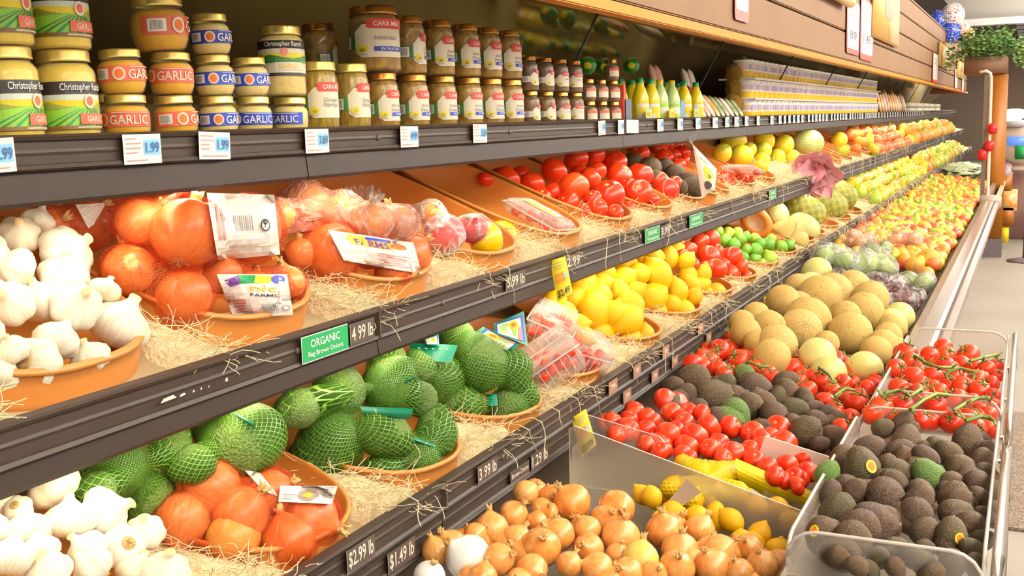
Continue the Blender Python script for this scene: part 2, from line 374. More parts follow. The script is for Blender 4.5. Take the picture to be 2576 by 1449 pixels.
def shelf(lv, i):
    y0, y1 = SEC0 + SECL * i + .0015, SEC0 + SECL * (i + 1) - .0015
    xr, zt, zb, zl = {'top': (-1.15, 1.502, 1.455, 1.410), 'middle': (-1.02, 1.184, 1.131, 1.098), 'lower': (-.90, .884, .836, .774)}[lv]
    t = thing('shelf_section', f'{nth(i)} section from the near end of the {lv} shelf with its brown price rail', 'shelf', (xr, y0, zt), f'{lv} shelf sections')
    L = y1 - y0
    def prof(z1, z0, dx=0): return [(-.016 + dx, z1), (.003 + dx, z1), (.0075 + dx, z1 - .003), (.0045 + dx, z1 - .008), (.0 + dx, z1 - .009), (dx, (z1 + z0) / 2 + .004), (.0015 + dx, (z1 + z0) / 2), (dx, (z1 + z0) / 2 - .004), (dx, z0 + .009), (.0045 + dx, z0 + .008), (.0075 + dx, z0 + .003), (.003 + dx, z0), (-.016 + dx, z0)]
    pr = obj('price_rail', extrude_y(prof(0, zb - zt), 0, L), RAIL, t, False)
    for k in range(3): obj('rivet', place_bm(lathe([(.006, 0), (.006, .002), (.004, .004), (0, .0045)], 10), (0, L * (.14 + .36 * k), (zb - zt) / 2), 'x'), DARK, pr)
    z0 = zb - zt
    if lv == 'lower':
        obj('lower_price_rail', extrude_y(prof(z0 - .002, z0 - .05, -.006), 0, L), RAIL, t, False); z0 -= .052
    zz = zl - zt
    obj('lamp_housing', extrude_y([(-.10, z0), (-.004, z0), (.0, zz + .006), (-.004, zz), (-.012, zz + .002), (-.012, z0 - .008), (-.10, z0 - .008)], 0, L), RAIL2, t, False)
    dz = {'top': -.012, 'middle': -.048, 'lower': -.044}[lv]; sl = {'top': 0.0, 'middle': .30, 'lower': .20}[lv]
    dep = {'top': .5, 'middle': .62, 'lower': .74}[lv]
    obj('deck', extrude_y([(-.012, dz), (-.012, dz - .014), (-dep, dz - .014 + sl * (dep - .012)), (-dep, dz + sl * (dep - .012))], 0, L), DECK, t, False)
    if i < NSEC - 1: obj('seam_clip', box(-.002, .0085, L - .004, L - .0005, zb - zt + .002, -.002), DARK, t, False)
    tb = obj('lamp_tube', tube([(-.045, .03, zz + .016), (-.045, L - .03, zz + .016)], .006, 8), M('fluorescent_tube', (255, 244, 224), .4, emit=3), t)
def place_bm(b, loc, axis=None):
    if axis == 'x': bmesh.ops.rotate(b, matrix=Matrix.Rotation(PI / 2, 3, 'Y'), verts=b.verts)
    bmesh.ops.translate(b, vec=loc, verts=b.verts); return b
for lv in ('top', 'middle', 'lower'):
    for i in range(NSEC): shelf(lv, i)
# ------------------------------------------------------------------ canopy with its board fascia
WOOD = M('maple_board', (130, 97, 66), .6, spec=.2, noise_=(2.5, (118, 86, 55), .6)); WOODY = M('yellow_oak_trim', (186, 126, 20), .5, spec=.2); CBROWN = M('canopy_brown', (104, 84, 62), .4, .2)
can = thing('canopy', 'long wooden canopy of four stacked boards above the produce case', 'canopy', (-.9, 0, 0))
CY1 = 17.6
for k in range(4):
    z0 = 1.775 + k * .148
    obj('board', box(-.03, 0, Y0, CY1, z0 + .006, z0 + .146, .004), WOOD, can, False)
obj('backing_board', box(-.05, -.03, Y0, CY1, 1.77, 2.37), M('dark_groove', (88, 60, 40), .7), can, False)
obj('bottom_trim', box(-.035, .006, Y0, CY1, 1.748, 1.776, .003), WOODY, can, False)
obj('soffit', box(-.25, -.035, Y0, CY1, 1.80, 1.83), CBROWN, can, False)
obj('lamp_rail', extrude_y([(-.15, 1.80), (-.06, 1.80), (-.06, 1.772), (-.075, 1.765), (-.075, 1.79), (-.15, 1.79)], Y0, CY1), M('canopy_lamp_rail', (120, 98, 66), .3, .4), can, False)
obj('end_board', box(-.8, 0, CY1, CY1 + .03, 1.75, 2.37), M('reddish_end_board', (150, 92, 60), .5), can, False)
obj('top_board', box(-.8, 0, Y0, CY1, 2.37, 2.385), WOOD, can, False)
for i in range(NSEC):
    obj('lamp_tube', tube([(-.085, SEC0 + SECL * i + .08, 1.782), (-.085, SEC0 + SECL * (i + 1) - .08, 1.782)], .007, 8), MATS['fluorescent_tube'], can)
for y in (2.42, 4.6, 7.2): obj('lamp_clip', box(-.072, -.054, y, y + .1, 1.762, 1.80, .004), M('lamp_clip_steel', (170, 160, 150), .25, .8), can)
# ------------------------------------------------------------------ terracotta trays
TRAY_R = {'middle': (.275, .204), 'lower': (.23, .162)}          # half length (into the shelf), half width
def tray_bm(lv):
    RX, RY = TRAY_R[lv]; LF, EX = {'middle': (.07, 2.7), 'lower': (.0, 2.4)}[lv]
    b = bmesh.new(); n = 56; rings = []
    def ring(k, z, lift, dx=0):
        out = []
        for i in range(n):
            a = 2 * PI * i / n; c, s = math.cos(a), math.sin(a); e = 2 / EX
            x = math.copysign(abs(c) ** e, c) * RX * k; y = math.copysign(abs(s) ** e, s) * RY * k
            back = .5 - .5 * x / RX
            out.append(b.verts.new((x, y, z + lift * LF * back - SLP[lv] * x)))
        return out
    for k, z, l in ((.0, -.012, 0), (.945, -.012, 0), (.955, .004, 0), (.975, .026, .5), (.985, .042, 1), (1.0, .044, 1), (1.0, .049, 1), (.985, .051, 1), (.968, .049, 1), (.958, .042, 1), (.94, .027, .5), (.90, .012, .1), (.84, .009, 0), (0, .009, 0)):
        rings.append([b.verts.new((0, 0, z))] if k == 0 else ring(k, z, l))
    for A, B in zip(rings, rings[1:]):
        for i in range(n):
            j = (i + 1) % n
            if len(A) == 1: b.faces.new((A[0], B[j], B[i]))
            elif len(B) == 1: b.faces.new((A[i], A[j], B[0]))
            else: b.faces.new((A[i], A[j], B[j], B[i]))
    return b
TRAY_ME = {}
YAW = {'middle': .04, 'lower': -.16}; TEXP = {'middle': 2.7, 'lower': 2.4}
TRAYS = {'middle': [], 'lower': []}
SH = {'middle': (-1.02, 1.136), 'lower': (-.90, .840)}
SLP = {'middle': .30, 'lower': .20}; TILT = math.atan(.30)
def deck_z(lv, x): xf, z = SH[lv]; return z + SLP[lv] * (xf - .012 - x)
def tray(lv, yr, label, sx=1.0, sy=1.0):
    """yr: where its right-hand rim shows"""
    xf = SH[lv][0]; yc = yr - {'middle': .06, 'lower': .07}[lv]; xc = xf - {'middle': .072, 'lower': .032}[lv] - TRAY_R[lv][0] * sx
    if lv not in TRAY_ME:
        o = obj('tray', tray_bm(lv), TERRA); TRAY_ME[lv] = o.data
    else: o = obj('tray', TRAY_ME[lv])
    o.location = (xc, yc, deck_z(lv, xc) + .003); o.scale = (sx, sy, 1); o.rotation_euler = (0, 0, YAW[lv])
    tag(o, label, 'tray', f'terracotta trays on the {lv} shelf'); TRAYS[lv].append((xc, yc, TRAY_R[lv][0] * sx, TRAY_R[lv][1] * sy)); return o
TL = 'terracotta tray on the {} shelf '
mid = [(1.05, 'holding garlic bulbs'), (1.445, 'holding two bags of onions'), (1.865, 'with a white labelled onion bag lying along it'), (2.285, 'holding peppers, behind the middle price card'),
       (2.705, 'almost empty, holding one flat clamshell'), (3.13, 'heaped with large red tomatoes'), (3.55, 'with few tomatoes, beside the heaped tomatoes'), (3.96, 'holding loose dark avocados'),
       (4.165, 'with one red tomato, behind the white bag'), (4.36, 'holding packed carrots'), (4.8, 'holding yellow melons'), (5.22, 'just left of the pink leafy rosette')]
for y, l in mid: tray('middle', y, TL.format('middle') + l, 1, .5 if y in (4.165, 4.36) else 1)
low = [(.955, 'heaped with garlic at the near end'), (1.36, 'holding the red net of onions'), (1.728, 'holding netted avocados beside the onion net'), (2.106, 'holding netted avocados beside the cherry tomatoes'),
       (2.495, 'holding cherry tomato boxes'), (2.955, 'with lemons, nearest of the three lemon trays'), (3.375, 'with lemons, middle one of the three lemon trays'), (3.79, 'with lemons, furthest of the three lemon trays'),
       (4.165, 'heaped with plum tomatoes'), (4.58, 'heaped with green limes'), (4.95, 'with limes, beside the cantaloupe half'), (5.4, 'under the cantaloupe half'), (5.72, 'under the honeydew wedge'), (6.15, 'under the nearest pineapple')]
for y, l in low: tray('lower', y, TL.format('lower') + l)
for i, y in enumerate((6.35, 6.8, 7.25, 7.7, 8.15, 8.6)): tray('middle', y, TL.format('middle') + f'beyond the pink rosette, {nth(i)} of the far row')
for i, y in enumerate((6.6, 7.05)): tray('lower', y, TL.format('lower') + f'{("under the middle pineapples", "beneath the leafy pineapple")[i]}')
def front_x(lv, y):
    best = SH[lv][0] - .20
    for xc, yc, a, c in TRAYS[lv]:
        d = y - yc
        if abs(d) < c: best = max(best, xc + a * (1 - min(.985, abs(d) / c) ** TEXP[lv]) ** (1 / TEXP[lv]) - math.sin(YAW[lv]) * d)
    return best
# ------------------------------------------------------------------ straw between the trays
def inside(lv, x, y, k=.93):
    for xc, yc, a, c in TRAYS[lv]:
        if abs((x - xc) / a) ** 2.5 + abs((y - yc) / c) ** 2.5 < k: return True
        if x > xc and abs(y - yc) < c * .78: return True
    return False
def strand(b, p, L, r, rr, up=.25, seg=5, th=.0011):
    d = Vector((rr.uniform(-1, 1), rr.uniform(-1, 1), rr.uniform(-.1, up))).normalized(); pts = [Vector(p)]
    for k in range(seg):
        d = (d + Vector((rr.gauss(0, .35), rr.gauss(0, .35), rr.gauss(0, .22)))).normalized(); pts.append(pts[-1] + d * L / seg)
    return tube(pts, th, 3, b, False)
def straw(lv, i):
    rr = random.Random(100 + i + (50 if lv == 'lower' else 0)); xf = SH[lv][0]
    y0, y1 = SEC0 + SECL * i, SEC0 + SECL * (i + 1)
    b = bmesh.new(); nx, ny = 12, 82; V = []
    for a in range(nx + 1):
        row = []
        for c in range(ny + 1):
            x = xf - .018 - .33 * a / nx; y = y0 + (y1 - y0) * c / ny; h = (.034 if lv == 'middle' else .032) + .012 * noise.noise(Vector((x * 14, y * 14, 0)))
            if inside(lv, x, y, 1.02): h = -.02
            elif a == 0: h = .012
            row.append(b.verts.new((x, y, deck_z(lv, x) + h)))
        V.append(row)
    for a in range(nx):
        for c in range(ny):
            f = b.faces.new((V[a][c], V[a][c + 1], V[a + 1][c + 1], V[a + 1][c])); f.material_index = 1
    n = [2200, 2200, 1300, 700, 320, 240, 180, 100, 80, 60, 50, 40][i]
    for k in range(n * 2):
        x = xf - .012 - .26 * rr.random() ** 1.3; y = rr.uniform(y0, y1)
        if inside(lv, x, y, 1.1): continue
        strand(b, (x, y, deck_z(lv, x) + (.032 if lv == 'middle' else .029) + .016 * rr.random()), rr.uniform(.03, .085), 0, rr, .12 if rr.random() < .93 else .6, 5, .0007 if i < 2 else .0010)
    nh = {'middle': [2, 5, 7, 9, 10, 8, 8, 4, 4, 4, 4, 4], 'lower': [3, 9, 10, 18, 44, 50, 40, 20, 20, 10, 10, 10]}[lv][i]      # strands hanging over the rail
    for k in range(nh):
        y = rr.uniform(y0, y1); x = xf + .009; z = SH[lv][1] + (.051 if lv == 'middle' else .047)
        pts = [Vector((xf - .05, y + rr.uniform(-.04, .04), z - .004)), Vector((xf - .01, y, z + .008)), Vector((x + .003, y, z))]
        L = rr.uniform(.02, .085); d = rr.uniform(-.4, .4); q = pts[-1]
        for s in range(4):
            d += rr.gauss(0, .3); q = q + Vector((rr.uniform(-.001, .004), d * L / 4, -L / 4)); pts.append(q)
        tube(pts, .0011, 3, b, False)
    o = obj('straw', b, [STRAW, BED]); tag(o, f'pale straw bedding on the {nth(i)} section of the {lv} shelf', 'straw', None, 'stuff')
for lv in ('middle', 'lower'):
    for i in range(NSEC): straw(lv, i)
# ------------------------------------------------------------------ produce prototypes (unit size)
PROTO = {}; PLIST = []
def proto(kind, name, bm, mat, kids=()):
    o = obj(name, bm, mat); PLIST.append(o); ks = []
    for kn, kb, km in kids:
        c = obj(kn, kb, km, o); PLIST.append(c); ks.append(c)
    KIDS[o.name] = ks; PROTO.setdefault(kind, []).append(o); return o
rp = random.Random(3)
# garlic
GAR = M('garlic_skin', (236, 228, 206), .5, vary=[(240, 234, 216), (230, 218, 190)], streak=(7, (214, 192, 150), .55)); GROOT = M('garlic_root', (196, 160, 104), .8, noise_=(12, (150, 112, 64), .8))
for k in range(3):
    nl = (7, 8, 6)[k]; ph = k
    gp = [(0, -.60), (.26, -.63), (.62, -.56), (.93, -.27), (1.0, .0), (.93, .3), (.68, .55), (.4, .72), (.25, .86), (.19, .98), (.18 + .02 * k, 1.10), (.0, 1.12)]
    b = lathe(gp, 36, rf=lambda a, z, nl=nl, ph=ph: 1 + (.13 * abs(math.sin(nl * a / 2 + ph)) - .06 + .02 * math.sin(a * 2 + ph)) * (1 if z < .7 else .3))
    for v in b.verts:
        if v.co.z > .7: v.co.x += (.25, -.2, .5)[k] * (v.co.z - .7) ** 1.3
    rb = lathe([(.34, -.6), (.3, -.66), (.2, -.69), (0, -.68)], 16)
    for i in range(26):
        a = rp.uniform(0, 6.3); r = rp.uniform(0, .26); tube([(r * math.cos(a), r * math.sin(a), -.66), (r * 1.3 * math.cos(a + .2), r * 1.3 * math.sin(a + .2), -.66 - rp.uniform(.05, .13))], .018, 3, rb)
    nk = lathe([(.185 + .02 * k, 1.07), (.2, 1.13), (.12, 1.17), (0, 1.14)], 10)
    for v in nk.verts: v.co.x += (.25, -.2, .5)[k] * (v.co.z - .7) ** 1.3
    proto('garlic', 'garlic_bulb', b, GAR, [('root_plate', rb, GROOT), ('neck_tip', nk, M('garlic_neck', (232, 200, 140), .7))])
# onion
ON = M('onion_skin', (218, 130, 46), .3, coat=.25, vary=[(232, 164, 86), (218, 138, 56), (238, 178, 98)], streak=(6, (182, 92, 28), .55), noise_=(2, (244, 186, 104), .45))
ONP = M('peeled_onion_skin', (226, 200, 96), .3, coat=.25, streak=(6, (206, 176, 70), .5)); ONW = M('white_onion_skin', (250, 248, 240), .3, coat=.2, streak=(8, (226, 222, 206), .3)); ONT = M('onion_neck', (222, 178, 112), .75, streak=(5, (180, 124, 64), .7)); ONR = M('onion_roots', (190, 150, 96), .85)
def onion(mat, kind, k):
    pr_ = [(0, -.9), (.2, -.92), (.6, -.78), (.9, -.43), (1, -.05), (.95, .28), (.76, .6), (.46, .84), (.24, .97), (.14, 1.08), (.1, 1.16), (0, 1.17)]
    b = lathe(pr_, 28, rf=lambda a, z: 1 + .015 * math.sin(3 * a + k) + .01 * math.sin(7 * a))
    nk = bmesh.new()
    for i in range(7):
        a = i * .9 + k; rr = .09
        tube([(rr * math.cos(a), rr * math.sin(a), 1.02), (rr * 1.2 * math.cos(a + .4), rr * 1.2 * math.sin(a + .4), 1.2), ((rr * 1.2 + rp.uniform(.0, .2)) * math.cos(a + .9), (rr * 1.2 + rp.uniform(0, .2)) * math.sin(a + .9), 1.24 + rp.uniform(.02, .24))], [.1, .075, .02], 5, nk)
    rb = lathe([(.22, -.9), (.16, -.95), (0, -.97)], 12)
    for i in range(18):
        a = rp.uniform(0, 6.3); r = rp.uniform(0, .16); tube([(r * math.cos(a), r * math.sin(a), -.93), (2 * r * math.cos(a + .4), 2 * r * math.sin(a + .4), -1.0 - rp.uniform(.02, .1))], .014, 3, rb)
    proto(kind, 'onion', b, mat, [('neck', nk, ONT), ('roots', rb, ONR)])
for k in range(3): onion(ON, 'onion', k)
onion(ONP, 'paleonion', 1); onion(ONW, 'whiteonion', 2)
# avocado
AVP = [(0, -1), (.3, -.97), (.62, -.84), (.86, -.56), (.98, -.2), (1, .1), (.95, .4), (.83, .7), (.67, .98), (.48, 1.2), (.26, 1.33), (.1, 1.36), (0, 1.36)]
AV = M('dark_avocado_skin', (74, 52, 36), .46, spec=.3, vary=[(66, 49, 36), (80, 60, 38), (68, 62, 36), (86, 58, 40)], noise_=(3.5, (94, 74, 46), .4), bump=(13, .5))
AVG = M('green_avocado_skin', (78, 112, 34), .42, vary=[(66, 98, 32), (92, 124, 42)], noise_=(9, (126, 146, 62), .4), bump=(13, .6))
AVS = M('avocado_stem', (150, 112, 66), .8)
STK = Flat().disc(0, 0, .3, YELP, 18, rz=.36).disc(0, .02, .2, ORANGEP, 14, rz=.22).text('4046', 0, -.2, .07, BLACK)
STKM = STK.mesh('fruit_sticker', 1.02, .006)
def avocado(kind, mat, k, st=False):
    b = lathe(AVP, 26, rf=lambda a, z: 1 + .03 * math.sin(a * 2 + k) * (1 if z > 0 else .6))
    for v in b.verts: v.co.x += .08 * math.sin(v.co.z * 1.3 + k)
    o = proto(kind, 'avocado', b, mat, [('stem_end', lathe([(.09, 1.32), (.1, 1.39), (.05, 1.42), (0, 1.42)], 10), AVS)])
    if st:
        c = obj('sticker', STKM, None, o); c.location = (.09, 0, .1); PLIST.append(c); KIDS[o.name].append(c)
for k in range(3): avocado('avocado', AV, k); avocado('greenavocado', AVG, k)
avocado('stickeravocado', AV, 1, True); 
# citrus
LEM = M('lemon_peel', (232, 176, 2), .42, vary=[(238, 186, 6), (228, 170, 2)], bump=(22, .25), spec=.4)
LIM = M('lime_peel', (112, 172, 40), .34, vary=[(92, 156, 36), (140, 186, 48), (176, 200, 60)], bump=(22, .22))
ORG = M('orange_peel', (246, 150, 34), .4, vary=[(250, 168, 50), (240, 136, 28)], bump=(24, .25)); CALG = M('green_stem', (92, 122, 44), .6); TIP = M('citrus_tip', (170, 150, 60), .7)
LP = [(0, -1.2), (.12, -1.19), (.3, -1.1), (.6, -.9), (.86, -.55), (.98, -.2), (1, .0), (.97, .25), (.83, .62), (.56, .95), (.3, 1.14), (.2, 1.26), (.14, 1.36), (0, 1.4)]
for k in range(2):
    proto('lemon', 'lemon', lathe(LP, 26, rf=lambda a, z: 1 + .02 * math.sin(2 * a + k)), LEM, [('stem_button', lathe([(.14, -1.18), (.1, -1.23), (0, -1.23)], 8), TIP)])
proto('lime', 'lime', lathe([(r, z * .86) for r, z in LP], 24), LIM, [('stem_button', lathe([(.13, -1.02), (.1, -1.06), (0, -1.06)], 8), TIP)])
proto('orange', 'orange', sphere(24, 16, f=lambda d: Vector((d.x, d.y, d.z * .94))), ORG, [('stem_button', lathe([(.1, .93), (.07, .97), (0, .97)], 8), CALG)])
# tomato
TOM = M('tomato_skin', (220, 44, 14), .28, coat=.12, spec=.4, vary=[(228, 58, 20), (208, 34, 16), (232, 78, 26)], noise_=(1.6, (234, 84, 28), .35)); TSC = M('tomato_scar', (206, 150, 84), .7); CALX = M('tomato_calyx', (104, 124, 48), .6)
def tomf(sq, nl, am): return lambda d: Vector((d.x, d.y, d.z * sq)) * (1 + am * math.cos(nl * math.atan2(d.y, d.x)) * (1 - d.z * d.z) ** .5 * (.4 + .6 * max(0, d.z))) - Vector((0, 0, .16 * max(0, d.z) ** 14))
def calyx():
    b = bmesh.new()
    for i in range(5):
        a = 2 * PI * i / 5; tube([(0, 0, .70), (.22 * math.cos(a), .22 * math.sin(a), .80), (.48 * math.cos(a), .48 * math.sin(a), .80), (.66 * math.cos(a + .2), .66 * math.sin(a + .2), .90)], [.05, .07, .05, .008], 4, b)
    tube([(0, 0, .68), (.03, .02, .9), (.12, .03, 1.12), (.28, .08, 1.25)], [.055, .05, .045, .04], 5, b); return b
proto('tomato', 'tomato', sphere(26, 18, f=tomf(.84, 5, .02)), TOM, [('stem_scar', lathe([(.15, .69), (.12, .72), (0, .70)], 12), TSC)])
proto('tomato', 'tomato', sphere(26, 18, f=tomf(.9, 6, .035)), TOM, [('stem_scar', lathe([(.12, .75), (.09, .78), (0, .76)], 12), TSC)])
proto('vinetomato', 'tomato', sphere(26, 18, f=tomf(.87, 5, .015)), TOM, [('calyx', calyx(), CALX)])
proto('plumtomato', 'plum_tomato', sphere(22, 16, f=lambda d: Vector((d.x * .9, d.y * .9, d.z * 1.12))), TOM, [('stem_scar', lathe([(.12, 1.11), (.09, 1.14), (0, 1.13)], 10), TSC)])
proto('cherrytomato', 'cherry_tomato', sphere(14, 10, f=lambda d: Vector((d.x * .9, d.y * .9, d.z * 1.15))), TOM)
# melon
MEL = M('cantaloupe_rind', (194, 158, 82), .6, vary=[(198, 164, 88), (208, 176, 104)], noise_=(2, (200, 176, 96), .5), bump=(9, .5, 1)); HON = M('honeydew_rind', (206, 196, 108), .4, vary=[(222, 216, 140)], noise_=(3, (226, 220, 150), .5)); MSC = M('melon_scar', (176, 146, 82), .8)
proto('melon', 'cantaloupe', sphere(36, 24, f=lambda d: Vector((d.x, d.y, d.z * 1.03)) * (1 + .008 * math.cos(10 * math.atan2(d.y, d.x)))), MEL, [('stem_scar', lathe([(.09, 1.02), (.07, 1.05), (.04, 1.035), (0, 1.03)], 12), MSC)])
proto('honeydew', 'honeydew_melon', sphere(36, 24, f=lambda d: Vector((d.x, d.y, d.z * 1.08))), HON, [('stem_scar', lathe([(.07, 1.07), (.05, 1.1), (0, 1.09)], 12), MSC)])
YM = M('yellow_melon_rind', (244, 214, 38), .4, vary=[(232, 206, 40), (206, 196, 50)], grad=(.2, 1.1, (176, 184, 50))); GM = M('pale_green_melon', (206, 220, 140), .4, vary=[(190, 210, 120)], streak=(9, (120, 160, 70), .6))
proto('yellowmelon', 'yellow_melon', sphere(28, 20, f=lambda d: Vector((d.x * .95, d.y * .95, d.z * 1.08))), YM, [('stem_stub', tube([(0, 0, 1.05), (.02, 0, 1.18)], .05, 6), CALG)])
proto('greenmelon', 'green_melon', sphere(28, 20, f=lambda d: Vector((d.x, d.y, d.z * 1.2))), GM, [('stem_stub', tube([(0, 0, 1.18), (.02, 0, 1.28)], .04, 6), CALG)])
# apples and other orchard fruit
def applef(d): return Vector((d.x, d.y, d.z * .88)) * (1 + .05 * d.z) - Vector((0, 0, .3 * max(0, d.z) ** 10)) + Vector((0, 0, .14 * max(0, -d.z) ** 12))
STEM = M('brown_stem', (110, 84, 48), .8); astem = lambda: tube([(0, 0, .56), (.02, 0, .8), (.07, .02, .98)], [.035, .03, .04], 5)
for kind, c, v, sc in (('greenapple', (176, 204, 60), [(198, 214, 76), (160, 192, 52)], (210, 216, 110)), ('redapple', (206, 52, 44), [(218, 80, 60), (190, 36, 40)], (232, 150, 90)), ('blushapple', (232, 170, 78), [(226, 130, 70), (238, 198, 90), (220, 104, 66)], (226, 110, 66)), ('yellowapple', (228, 190, 80), [(226, 160, 74), (206, 200, 84), (230, 140, 80)], (244, 170, 70))):
    proto(kind, 'apple', sphere(20, 14, f=applef), M(kind + '_skin', c, .28, coat=.3, vary=v, streak=(4, sc, .7)), [('stem', astem(), STEM)])
proto('nectarine', 'nectarine', sphere(20, 14, f=lambda d: d * (1 - .08 * max(0, d.z) ** 6 - .03 * max(0, d.x) ** 8)), M('nectarine_skin', (244, 172, 66), .4, vary=[(240, 110, 60), (226, 84, 56), (248, 190, 80)], noise_=(1.5, (226, 96, 54), .5)), [('stem', tube([(0, 0, .86), (0, 0, .96)], .05, 5), STEM)])
proto('pear', 'pear', lathe([(0, -1), (.5, -.92), (.88, -.55), (1, -.1), (.9, .3), (.68, .65), (.5, .95), (.42, 1.25), (.28, 1.45), (0, 1.48)], 20), M('pear_skin', (196, 206, 64), .4, vary=[(206, 196, 60), (140, 180, 56), (122, 170, 50)], noise_=(3, (226, 200, 80), .4)), [('stem', tube([(0, 0, 1.42), (.06, 0, 1.75)], .04, 5), STEM)])
proto('mango', 'mango', sphere(22, 16, f=lambda d: Vector((d.x * .84, d.y * .95 + .12 * d.z * d.z, d.z * 1.3))), M('mango_skin', (172, 192, 56), .36, vary=[(196, 196, 50), (152, 182, 58)], grad=(-.2, 1.2, (244, 188, 40))), [('stem', tube([(0, .18, 1.26), (0, .2, 1.38)], .06, 5), STEM)])
def pepperf(d): a = math.atan2(d.y, d.x); return Vector((d.x, d.y, d.z * 1.05)) * (1 + .09 * abs(math.cos(2 * a)) * (1 - d.z * d.z)) - Vector((0, 0, .3 * max(0, d.z) ** 8))
for kind, c in (('yellowpepper', (248, 206, 10)), ('redpepper', (206, 44, 52)), ('orangepepper', (246, 156, 16))):
    proto(kind, 'bell_pepper', sphere(28, 18, f=pepperf), M(kind + '_skin', c, .16, coat=.5), [('stem', tube([(0, 0, .7), (.03, 0, .95), (.12, .03, 1.12)], [.16, .1, .11], 7), CALG)])
# pineapple
def pine():
    b = bmesh.new(); n, m = 40, 46; rows = []
    for j in range(m + 1):
        z = -1.25 + 2.5 * j / m; rr = (1 - (abs(z) / 1.36) ** 3.2) ** .5 * .92 if abs(z) < 1.36 else 0
        row = []
        for i in range(n):
            a = 2 * PI * i / n; t = math.cos(a * 5 + z * 5.5) * math.cos(a * 5 - z * 5.5)
            k = 1 + .07 * abs(t); row.append((b.verts.new((rr * k * math.cos(a), rr * k * math.sin(a), z)), abs(t)))
        rows.append(row)
    for A, B in zip(rows, rows[1:]):
        for i in range(n):
            j = (i + 1) % n; f = b.faces.new((A[i][0], A[j][0], B[j][0], B[i][0])); av = (A[i][1] + A[j][1] + B[j][1] + B[i][1]) / 4; f.material_index = 2 if av > .75 else (1 if av > .3 else 0)
    b.faces.new([v for v, _ in rows[0]][::-1]); b.faces.new([v for v, _ in rows[-1]]); return b
def crown():
    b = bmesh.new()
    for i in range(44):
        a = i * 2.4; t = i / 44; el = .25 + 1.2 * t; L = 1.2 - .3 * t; p0 = Vector((.3 * (1 - t) * math.cos(a), .3 * (1 - t) * math.sin(a), 1.2 + .25 * t))
        d = Vector((math.cos(a) * math.cos(el), math.sin(a) * math.cos(el), math.sin(el))); s = Vector((-math.sin(a), math.cos(a), 0)) * .085
        V = []
        for k in range(4):
            q = p0 + d * L * k / 3 + Vector((0, 0, .12 * math.sin(k))) ; w = (1, .9, .55, .05)[k]; V.append((b.verts.new(q - s * w), b.verts.new(q + Vector((0, 0, -.03 * w))), b.verts.new(q + s * w)))
        for A, B in zip(V, V[1:]): b.faces.new((A[0], A[1], B[1], B[0])); b.faces.new((A[1], A[2], B[2], B[1]))
    return b
proto('pineapple', 'pineapple', pine(), [M('pineapple_groove', (112, 118, 40), .6), M('pineapple_scale', (136, 138, 48), .6, noise_=(3, (186, 160, 60), .6)), M('pineapple_eye', (208, 190, 116), .6)], [('leaf_crown', crown(), M('pineapple_leaf', (98, 146, 62), .5))])
# ------------------------------------------------------------------ heaps
UNITF = {'avocado': 1.02, 'greenavocado': 1.0, 'stickeravocado': 1.02, 'lemon': .94, 'tomato': 1.08, 'vinetomato': 1.1, 'onion': 1.06, 'pear': .85, 'mango': .9, 'pineapple': .95, 'honeydew': .97, 'garlic': 1.1, 'plumtomato': 1.05, 'orange': 1.08, 'melon': 1.03}
LONG = {'avocado', 'greenavocado', 'stickeravocado', 'lemon', 'pear', 'mango', 'plumtomato', 'lime'}
def rows_of(items):
    """items: (u,v,r) -> per item (row from the top, place from the left, row size)"""
    idx = sorted(range(len(items)), key=lambda i: items[i][1]); med = sorted(i[2] for i in items)[len(items) // 2]
    rows = []
    for i in idx:
        if rows and items[i][1] - items[rows[-1][0]][1] < 1.35 * med: rows[-1].append(i)
        else: rows.append([i])
    out = {}
    for k, r in enumerate(rows):
        r.sort(key=lambda i: items[i][0])
        for j, i in enumerate(r): out[i] = (k, j, len(r))
    return out, len(rows)
rr0 = random.Random(77)
